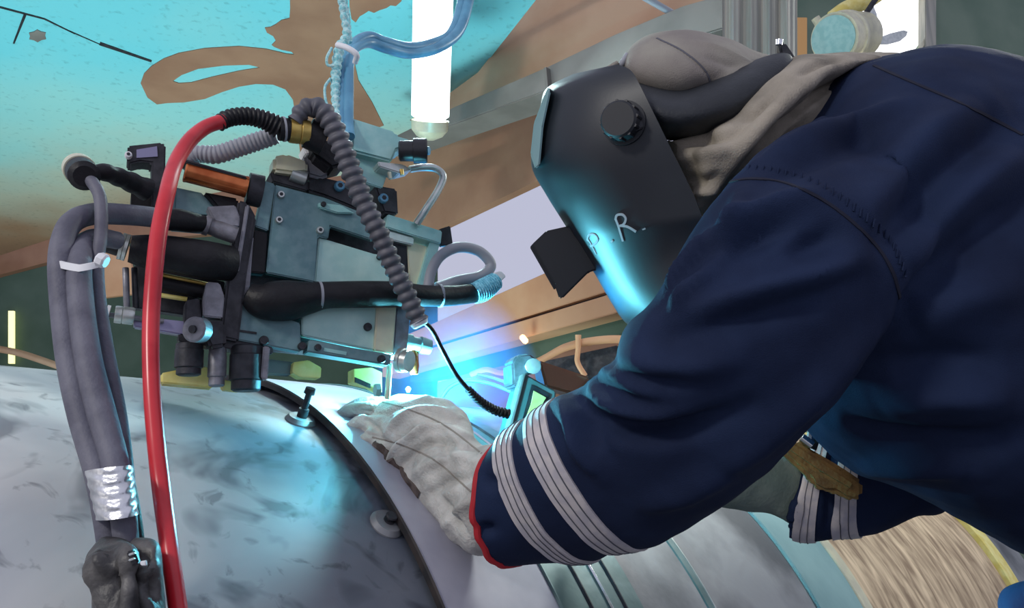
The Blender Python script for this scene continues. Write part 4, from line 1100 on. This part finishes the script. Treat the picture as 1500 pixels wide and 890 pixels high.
# cuff trim: red piping round the opening
rr_ = SS[0]; path = [rr_[k % 48] for k in range(49)]
pth = []
for p in path:
    loc, nr, _, d_ = jb.find_nearest(Vector(p)); pth.append(np.array(loc))
vs, fs = tube_geo(cr(pth, 120), [.0042] * 120, 10)
mesh('cuff_trim', vs, fs, M['red_trim'], jk)
def seam(px, w, m_, name='seam', lift=.001):
    return surf_band(name, px, jb, w, lift, m_, jk, n=70, across=1)
seam([(1062, 268), (1100, 262), (1150, 268), (1200, 290), (1245, 322), (1285, 362), (1308, 400), (1318, 436)], .003, M['navy_dark'])
seam([(1280, 96), (1330, 118), (1400, 148), (1450, 172), (1498, 198)], .003, M['navy_dark'])
st = cr([(1085, 247), (1140, 252), (1200, 272), (1255, 308), (1300, 350), (1325, 400)], 27)
for a_ in st:
    p, nr = shoot(jb, *a_)
    if p is None: continue
    tdir = np.cross(nr, UPW); 
    rod('bar_tack', p - UPW * .004 + nr * .0005, p + UPW * .004 + RT * .002 + nr * .0005, .0010, M['navy'], jk, world=True, seg=6)

# hood and collar
hv, hn, hf = fuse([loft_geo([ring3((1030, 318), (1012, 290), (1016, 306), .93, .03), ring3((1080, 258), (1034, 200), (1052, 232), .92, .06), ring3((1120, 215), (1085, 160), (1102, 190), .92, .07), ring3((1175, 150), (1120, 118), (1150, 138), .93, .075), ring3((1230, 112), (1170, 82), (1200, 98), .95, .07), ring3((1300, 88), (1250, 76), (1275, 84), .98, .05), ring3((1352, 86), (1340, 80), (1346, 82), 1.0, .02)], 8)[:2],
    loft_geo([ring3((985, 215), (965, 185), (970, 198), .97, .04), ring3((1080, 178), (1000, 270), (1030, 215), .96, .06), ring3((1125, 160), (1020, 300), (1065, 225), .97, .08), ring3((1200, 120), (1060, 310), (1120, 210), .98, .09), ring3((1270, 120), (1120, 330), (1180, 220), .99, .09)], 8)[:2]], .004, 3)
hb = bvh_of(hv, hf)
hv = folds(hv, hn, hb, gain=1.4, curves=[([(1030, 300), (1070, 240), (1110, 190), (1160, 140), (1220, 100)], .008, .008), ([(1040, 315), (1085, 250), (1130, 195), (1190, 145), (1260, 105)], .007, -.008), ([(1060, 300), (1100, 240), (1150, 185), (1210, 140), (1290, 100)], .007, .007),
    ([(985, 215), (1020, 205), (1060, 200), (1095, 180)], .008, -.008), ([(990, 235), (1030, 225), (1075, 215)], .008, .007), ([(1010, 262), (1035, 268), (1060, 250)], .008, -.008), ([(1015, 285), (1035, 280), (1050, 270)], .006, .006), ([(1080, 175), (1110, 160), (1140, 130)], .007, -.006), ([(1170, 110), (1200, 92), (1240, 84)], .006, -.006)])
hv = wobble(hv, hn, 30, .004)
mesh('hood', hv, hf, M['hood'], wk, angle=180)

# cap: two-panel khaki beanie
def capring(t, b, n_, d, h): return ring3(t, b, n_, d, h)
cg = loft_geo([capring((917, 82), (916, 100), (914, 92), 1.03, .03), capring((926, 66), (922, 124), (920, 98), 1.03, .075), capring((950, 52), (946, 148), (946, 104), 1.03, .10), capring((990, 44), (990, 157), (990, 104), 1.03, .115), capring((1030, 47), (1030, 148), (1030, 100), 1.03, .115), capring((1070, 58), (1070, 140), (1070, 100), 1.03, .105), capring((1105, 74), (1102, 125), (1104, 100), 1.03, .085), capring((1140, 84), (1136, 110), (1138, 98), 1.03, .04)], 8)
cv, cn, cf = fuse([cg[:2]], .003, 3)
cbv = bvh_of(cv, cf)
cv = folds(cv, cn, cbv, [([(960, 55), (1000, 75), (1035, 105), (1045, 130)], .003, -.003), ([(1020, 62), (1060, 75), (1100, 92)], .006, .005), ([(1030, 80), (1065, 92), (1100, 106)], .006, -.005), ([(1040, 130), (1075, 108), (1110, 98)], .006, .006), ([(1000, 148), (1050, 128), (1090, 115)], .006, -.004)])
cv = wobble(cv, cn, 22, .002)
cap = mesh('cap', cv, cf, M['khaki'], wk, angle=180)
cbv = bvh_of(cv, cf)
surf_band('cap_seam', [(962, 56), (1000, 75), (1032, 102), (1044, 132)], cbv, .002, .0008, M['thread'], cap, n=40, across=1)

# mask
dm, dn = 1.03, .14
YAW = .05
lv = [((840, 108), (905, 94)), ((800, 130), (925, 104)), ((790, 165), (940, 130)), ((781, 205), (962, 175)), ((779, 245), (985, 222)), ((800, 285), (1005, 262)), ((823, 322), (1022, 300)), ((848, 362), (1030, 330)), ((872, 402), (1020, 362)), ((895, 442), (998, 405)), ((914, 470), (980, 432)), ((932, 482), (968, 462))]
dens = cr([[*a, *b] for a, b in lv], 60)
vs = []; NS = 49
for i, (fu, fv_, ru, rv) in enumerate(dens):
    tt = i / 59
    hw = dn * (.72 + .28 * math.sin(min(1, tt * 3) * math.pi / 2)) * (1 - .28 * max(0, tt - .6) / .4)
    for k in range(NS):
        ph = -math.pi / 2 + math.pi * k / (NS - 1)
        c, s_ = max(math.cos(ph), 0), math.sin(ph)
        x = c ** (2 / 2.9); z = math.copysign(abs(s_) ** (2 / 2.9), s_)
        vs.append(P(ru + (fu - ru) * x, rv + (fv_ - rv) * x, dm + hw * z + YAW * (x - .5)))
fs = [(i * NS + k, i * NS + k + 1, (i + 1) * NS + k + 1, (i + 1) * NS + k) for i in range(59) for k in range(NS - 1)]
bm = bmesh.new(); bv_ = [bm.verts.new(tuple(v)) for v in vs]
for f_ in fs: bm.faces.new([bv_[i] for i in f_])
# crown closes over the forehead, chin closes below
bm.faces.new([bv_[k] for k in range(NS)]); bm.faces.new([bv_[59 * NS + k] for k in range(NS)][::-1])
bmesh.ops.recalc_face_normals(bm, faces=bm.faces)
mv = [np.array(v.co) for v in bm.verts]
mb = BVHTree.FromBMesh(bm)
geom = bmesh.ops.solidify(bm, geom=bm.faces[:], thickness=.004)
me = bpy.data.meshes.new('welding_mask'); bm.to_mesh(me); bm.free()
me.polygons.foreach_set('use_smooth', [True] * len(me.polygons)); me.set_sharp_from_angle(angle=math.radians(50))
mk = link('welding_mask', me, M['mask'], wk)
# protruding filter housing
HP = Plane(P(830, 380, .90), (0, 1, .0))
def rslab(name, poly, d0, d1, k, c, m_, parent, bev=.003):
    # block whose far end is a little smaller: k = far scale about pixel c
    a = [P(u, v, d0) for u, v in poly]; b = [P(c[0] + (u - c[0]) * k, c[1] + (v - c[1]) * k, d1) for u, v in poly]
    n = len(a); bm = bmesh.new(); va = [bm.verts.new(p) for p in a]; vb = [bm.verts.new(p) for p in b]
    bm.faces.new(va); bm.faces.new(vb[::-1])
    for i in range(n): bm.faces.new((va[i], vb[i], vb[(i + 1) % n], va[(i + 1) % n]))
    bmesh.ops.recalc_face_normals(bm, faces=bm.faces)
    bmesh.ops.bevel(bm, geom=bm.edges[:], offset=bev, segments=2, affect='EDGES', clamp_overlap=True)
    me = bpy.data.meshes.new(name); bm.to_mesh(me); bm.free()
    me.polygons.foreach_set('use_smooth', [True] * len(me.polygons)); me.set_sharp_from_angle(angle=.5)
    return link(name, me, m_, parent)
hs = rslab('filter_housing', [(779, 358), (800, 338), (832, 331), (884, 392), (862, 399), (824, 437), (819, 437), (812, 416)], 1.0, 1.14, 1.0, (830, 380), M['mask_rough'], mk, .002)
rslab('filter_lens', [(776, 362), (781, 356), (816, 419), (812, 425)], 1.01, 1.13, 1.0, (830, 380), M['plastic'], hs, .001)
rslab('arc_lit_ridge', [(803, 126), (807, 134), (796, 185), (791, 242), (784, 248), (777, 226), (782, 180)], .955, 1.10, 1.0, (790, 190), M['tealcoat_arctint'], mk, .002)  # arc light on the black plastic painted in as teal
# pivot knob
p, nr = shoot(mb, 914, 180)
if np.dot(nr, FW) > 0: nr = -nr
kn = rod('pivot_knob', p - nr * .002, p + nr * .022, .021, M['mask_rough'], mk, world=True, steps=[(0, 1.2), (.15, 1.2), (.2, 1), (.9, 1), (1, .88)], seg=36)
for k in range(12):
    a = k * math.pi / 6
    e1 = np.cross(nr, UPW); e1 /= np.linalg.norm(e1); e2 = np.cross(nr, e1)
    c_ = p + (e1 * math.cos(a) + e2 * math.sin(a)) * .0205
    rod('knob_grip', c_ + nr * .004, c_ + nr * .020, .0022, M['plastic'], kn, world=True, seg=6)
s('knob_lever', [(926, 178), (941, 176), (943, 186), (930, 192)], Plane(P(930, 182, .865), (0, 1, 0)), 0, .006, M['mask_rough'], mk, bev=.001)
# handwritten letters
def stroke(px, w=.0028):
    return surf_band('letter_stroke', px, mb, w, -.0 + .0010, M['chalk'], mk, n=18, across=1)
def flipcheck():
    p, nr = shoot(mb, 950, 300); return np.dot(nr, ray(950, 300)) > 0
_old = mb
class FB:                       # mask normals always towards the viewer's side
    def __init__(s, b): s.b = b
    def ray_cast(s, a, d):
        h = s.b.ray_cast(a, d)
        return h if h[0] is None or h[1].dot(d) < 0 else (h[0], -h[1], h[2], h[3])
    def find_nearest(s, p): return s.b.find_nearest(p)
mb = FB(_old)
stroke([(913, 353), (909, 340), (906, 330), (902, 320)]); stroke([(902, 322), (904, 315), (912, 314), (917, 320), (914, 328), (907, 331)]); stroke([(909, 330), (920, 332), (932, 339)])
stroke([(943, 334), (944, 336)], .004); stroke([(896, 352), (898, 354)], .004)
stroke([(874, 372), (868, 360), (862, 350)]); stroke([(861, 352), (863, 344), (871, 343), (876, 350), (871, 358), (865, 360)]); 

# black neck leather, head strap and buckle
nk = fuse([loft_geo([ring3((905, 105), (925, 165), (912, 140), .99, .06), ring3((940, 120), (960, 200), (948, 160), .98, .09), ring3((1000, 128), (1012, 205), (1005, 168), .98, .10), ring3((1060, 105), (1078, 190), (1068, 150), .98, .10), ring3((1105, 88), (1130, 162), (1116, 124), .98, .09), ring3((1140, 78), (1162, 128), (1150, 100), .98, .07), ring3((1158, 78), (1172, 110), (1164, 94), .98, .05)], 6)[:2]], .004, 2)
neck = mesh('neck_guard', nk[0], nk[2], M['leather_black'], wk, angle=180)
bk = slab('strap_buckle', [(1138, 58), (1150, 60), (1166, 84), (1150, 108), (1140, 96), (1143, 78)], Plane(P(1150, 85, .97), (.3, 1, 0)), 0, .05, M['plastic'], neck, bev=.003)
rod('buckle_pin', (1142, 58, .968), (1141, 66, .968), .004, M['chrome'], bk)
tube('cap_strap', [(902, 108, 1.0, 5), (912, 92, .99, 5), (920, 80, .99, 5)], M['corr_lt'], neck, n=16)
tube('cap_strap', [(882, 106, 1.0, 3), (895, 98, .99, 4), (905, 92, .99, 4)], M['khaki'], neck, n=16)

# near glove: gauntlet, back of hand, four fingers and a thumb as one suede surface
def hd(u, v, lift):     # depth of a point lifted off the guide band surface
    return pcyl(u, v, PR + .021 + lift)[2]
gg = [ring3((752, 664), (775, 800), (735, 740), .93, .045), ring3((720, 652), (705, 812), (690, 742), .945, .05), ring3((700, 648), (664, 790), (670, 726), .975, .052), ring3((690, 622), (628, 752), (646, 690), 1.01, .05), ring3((668, 592), (598, 722), (616, 664), 1.05, .05), ring3((625, 579), (565, 688), (582, 640), 1.085, .048), ring3((585, 580), (540, 660), (550, 628), 1.11, .044), ring3((560, 586), (526, 642), (536, 618), 1.13, .036)]
geos = [loft_geo(gg, 8)[:2]]
FG = [
  [(590, 596, 1.13, 15), (556, 590, 1.145, 14), (530, 592, 1.16, 12.5), (510, 602, 1.17, 11), (500, 612, 1.175, 9)],
  [(588, 602, 1.11, 15), (550, 598, 1.12, 14), (520, 600, 1.13, 13), (500, 608, 1.135, 11.5), (495, 620, 1.14, 9)],
  [(588, 618, 1.09, 15), (552, 615, 1.095, 14), (526, 618, 1.10, 13), (512, 628, 1.10, 11.5), (514, 640, 1.105, 9)],
  [(590, 640, 1.07, 14), (560, 636, 1.07, 13), (538, 640, 1.075, 12), (530, 652, 1.075, 10), (534, 664, 1.08, 8)],
  [(640, 690, 1.05, 16), (612, 695, 1.05, 15), (592, 702, 1.055, 13), (578, 700, 1.06, 11)]]
for f_ in FG:
    w_ = np.array([[*P(u, v, d), r * d / F] for u, v, d, r in f_]); w_[:, 3] *= .86; q = cr(w_, 24)
    geos.append(tube_geo(q[:, :3], q[:, 3], 16))
gv, gn, gf = fuse(geos, .0026, 1)
gbv = bvh_of(gv, gf)
gv = folds(gv, gn, gbv, gain=1.5, curves=[([(560, 690), (575, 665), (600, 640), (640, 622), (690, 640)], .006, .008), ([(565, 670), (590, 640), (625, 620), (660, 622)], .005, -.006), ([(575, 700), (600, 665), (640, 645), (700, 660)], .006, -.007),
   ([(560, 640), (590, 612), (630, 600), (670, 612)], .007, .006), ([(545, 630), (575, 600), (620, 588), (655, 596)], .006, -.004), ([(600, 700), (630, 680), (670, 668), (705, 680)], .007, .006), ([(620, 730), (655, 705), (700, 700)], .007, -.006),
   ([(640, 640), (650, 660), (668, 678)], .005, -.005), ([(655, 630), (672, 650), (690, 655)], .005, .006), ([(650, 770), (680, 740), (710, 730)], .007, .006), ([(640, 720), (660, 750), (690, 790)], .006, -.005),
   ([(530, 612), (545, 622), (560, 640)], .004, -.005), ([(520, 600), (540, 604), (570, 604)], .004, -.004), ([(532, 632), (550, 640), (575, 650)], .004, -.004)])
gv = wobble(gv, gn, 34, .0035); gv = wobble(gv, gn, 90, .0008)
glv = mesh('glove', gv, gf, M['suede'], wk, angle=180)
gbv = bvh_of(gv, gf)
surf_band('leather_patch', [(545, 656), (556, 666), (572, 684), (592, 708), (612, 734)], gbv, .032, .002, M['suede_dark'], glv, n=30, across=5)
for px_ in ([(545, 640), (590, 652), (640, 676), (690, 720)], [(560, 588), (600, 600), (650, 622), (706, 664)]):
    surf_band('glove_seam', px_, gbv, .0022, .0006, M['khaki'], glv, n=50, across=1)
# far glove gauntlet resting on the pipe
M['suede_shade'] = mat('shaded_glove_suede', (.14, .19, .17), .9, 0, (.20, .25, .22), 20, .5, 200)  # far glove's shade put into a darker, greener suede colour
geos = [loft_geo([ring3((1200, 650), (1175, 780), (1180, 720), 1.125, .04), ring3((1170, 652), (1135, 752), (1145, 715), 1.12, .042), ring3((1110, 665), (1080, 745), (1090, 715), 1.11, .042), ring3((1050, 670), (1030, 735), (1035, 712), 1.105, .04), ring3((1000, 680), (985, 730), (990, 712), 1.10, .035)], 6)[:2]]
for k in range(5):
    y = 690 + k * 9; d = 1.14 - k * .018
    pts = [(1010, y, d, 12), (970, y + 2, d + .005, 12), (945, y + 8, d + .01, 11), (932, y + 20, d + .012, 9)] if k < 4 else [(1020, 722, 1.07, 13), (990, 735, 1.065, 12), (970, 748, 1.07, 10)]
    w_ = np.array([[*P(u, v, dd), r * dd / F] for u, v, dd, r in pts]); q = cr(w_, 18); geos.append(tube_geo(q[:, :3], q[:, 3], 14))
fv2, fn2, ff2 = fuse(geos, .004, 3); fv2 = wobble(fv2, fn2, 30, .003)
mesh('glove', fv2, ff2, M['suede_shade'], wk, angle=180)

# trousers and boots, outside the frame at the right, standing on the platform
geos = []
for sgn in (-1, 1):
    pts = [(HIP[0] - .02, HIP[1] + sgn * .07, HIP[2] + .02, .165), (HIP[0] + .02, HIP[1] + sgn * .11, HIP[2] - .12, .14), (HIP[0] - .02, HIP[1] + sgn * .13, 1.02, .105), (HIP[0] + .03, HIP[1] + sgn * .13, .85, .095), (HIP[0] + .05, HIP[1] + sgn * .13, .66, .09)]
    q = cr(pts, 30); geos.append(tube_geo(q[:, :3], q[:, 3], 24))
tv, tn, tf = fuse(geos, .012, 4); tv = wobble(tv, tn, 9, .012)
mesh('trousers', tv, tf, M['denim'], wk, angle=180)
for sgn in (-1, 1):
    x, y = HIP[0] + .05, HIP[1] + sgn * .13
    g = [tube_geo(cr([(x, y, .72, .055), (x, y, .62, .055), (x - .01, y, .595, .05)], 10)[:, :3], [.058] * 10, 18), tube_geo(cr([(x + .03, y, .592, 0), (x - .08, y, .592, 0), (x - .19, y, .585, 0)], 14)[:, :3], list(np.linspace(.046, .036, 14)), 18)]
    b0, b1, b2 = fuse(g, .008, 5); mesh('boot', b0, b2, M['boot'], wk, angle=180)
# blue cloth at the lower right corner
lumpo = fuse([loft_geo([ring3((1462, 884), (1480, 930), (1468, 905), 1.0, .02), ring3((1480, 858), (1510, 960), (1485, 905), 1.0, .04), ring3((1530, 850), (1560, 980), (1535, 905), 1.0, .05), ring3((1620, 880), (1620, 980), (1620, 930), 1.0, .06)], 6)[:2]], .004, 3)
M['bluecloth'] = mat('blue_cloth', (.06, .14, .34), .85, 0, (.10, .20, .45), 15, .4, 400)
mesh('trouser_pocket_flap', wobble(lumpo[0], lumpo[1], 25, .005), lumpo[2], M['bluecloth'], wk, angle=180)

# leather tool holder hanging at the chest
lh = thing('leather_holder', P(1200, 690, 1.0), 'brown leather holder with a metal clip hanging before the far cuff', 'tool holder')
lp = Plane(P(1200, 690, 1.03), (.2, 1, 0))
slab('leather_body', [(1144, 662), (1156, 648), (1168, 642), (1184, 655), (1203, 666), (1234, 684), (1265, 705), (1264, 728), (1252, 734), (1238, 730), (1222, 720), (1207, 720), (1192, 712), (1186, 700), (1166, 683)], lp, 0, .022, M['leather_brown'], lh, bev=.005)
slab('rolled_flap', [(1150, 660), (1166, 646), (1256, 706), (1248, 722), (1200, 694)], lp, -.006, .012, M['leather_brown'], lh, bev=.005)
rod('metal_clip', lp(1174, 640, -.004), lp(1190, 652, -.004), .006, M['chrome'], lh, world=True, seg=12)
rod('clip_spike', lp(1186, 648, .0), lp(1189, 612, .0), .006, M['chrome'], lh, world=True, steps=[(0, 1), (.3, .8), (1, .08)], seg=8)
slab('hanger_strap', [(1186, 655), (1196, 660), (1215, 600), (1204, 596)], lp, .01, .004, M['leather_black'], lh, bev=.001)

# work platform under the welder, below the frame
pf = thing('work_platform', (HIP[0], HIP[1], 0), 'steel work platform the welder stands on', 'platform')
box('deck_plate', (HIP[0] + .15, HIP[1] - .05, .525), (1.0, .8, .04), M['dark'], pf)
for a in (-.4, .4):
    for b in (-.33, .33):
        box('leg', (HIP[0] + .15 + a, HIP[1] - .05 + b, .2525), (.05, .05, .505), M['dark'], pf)
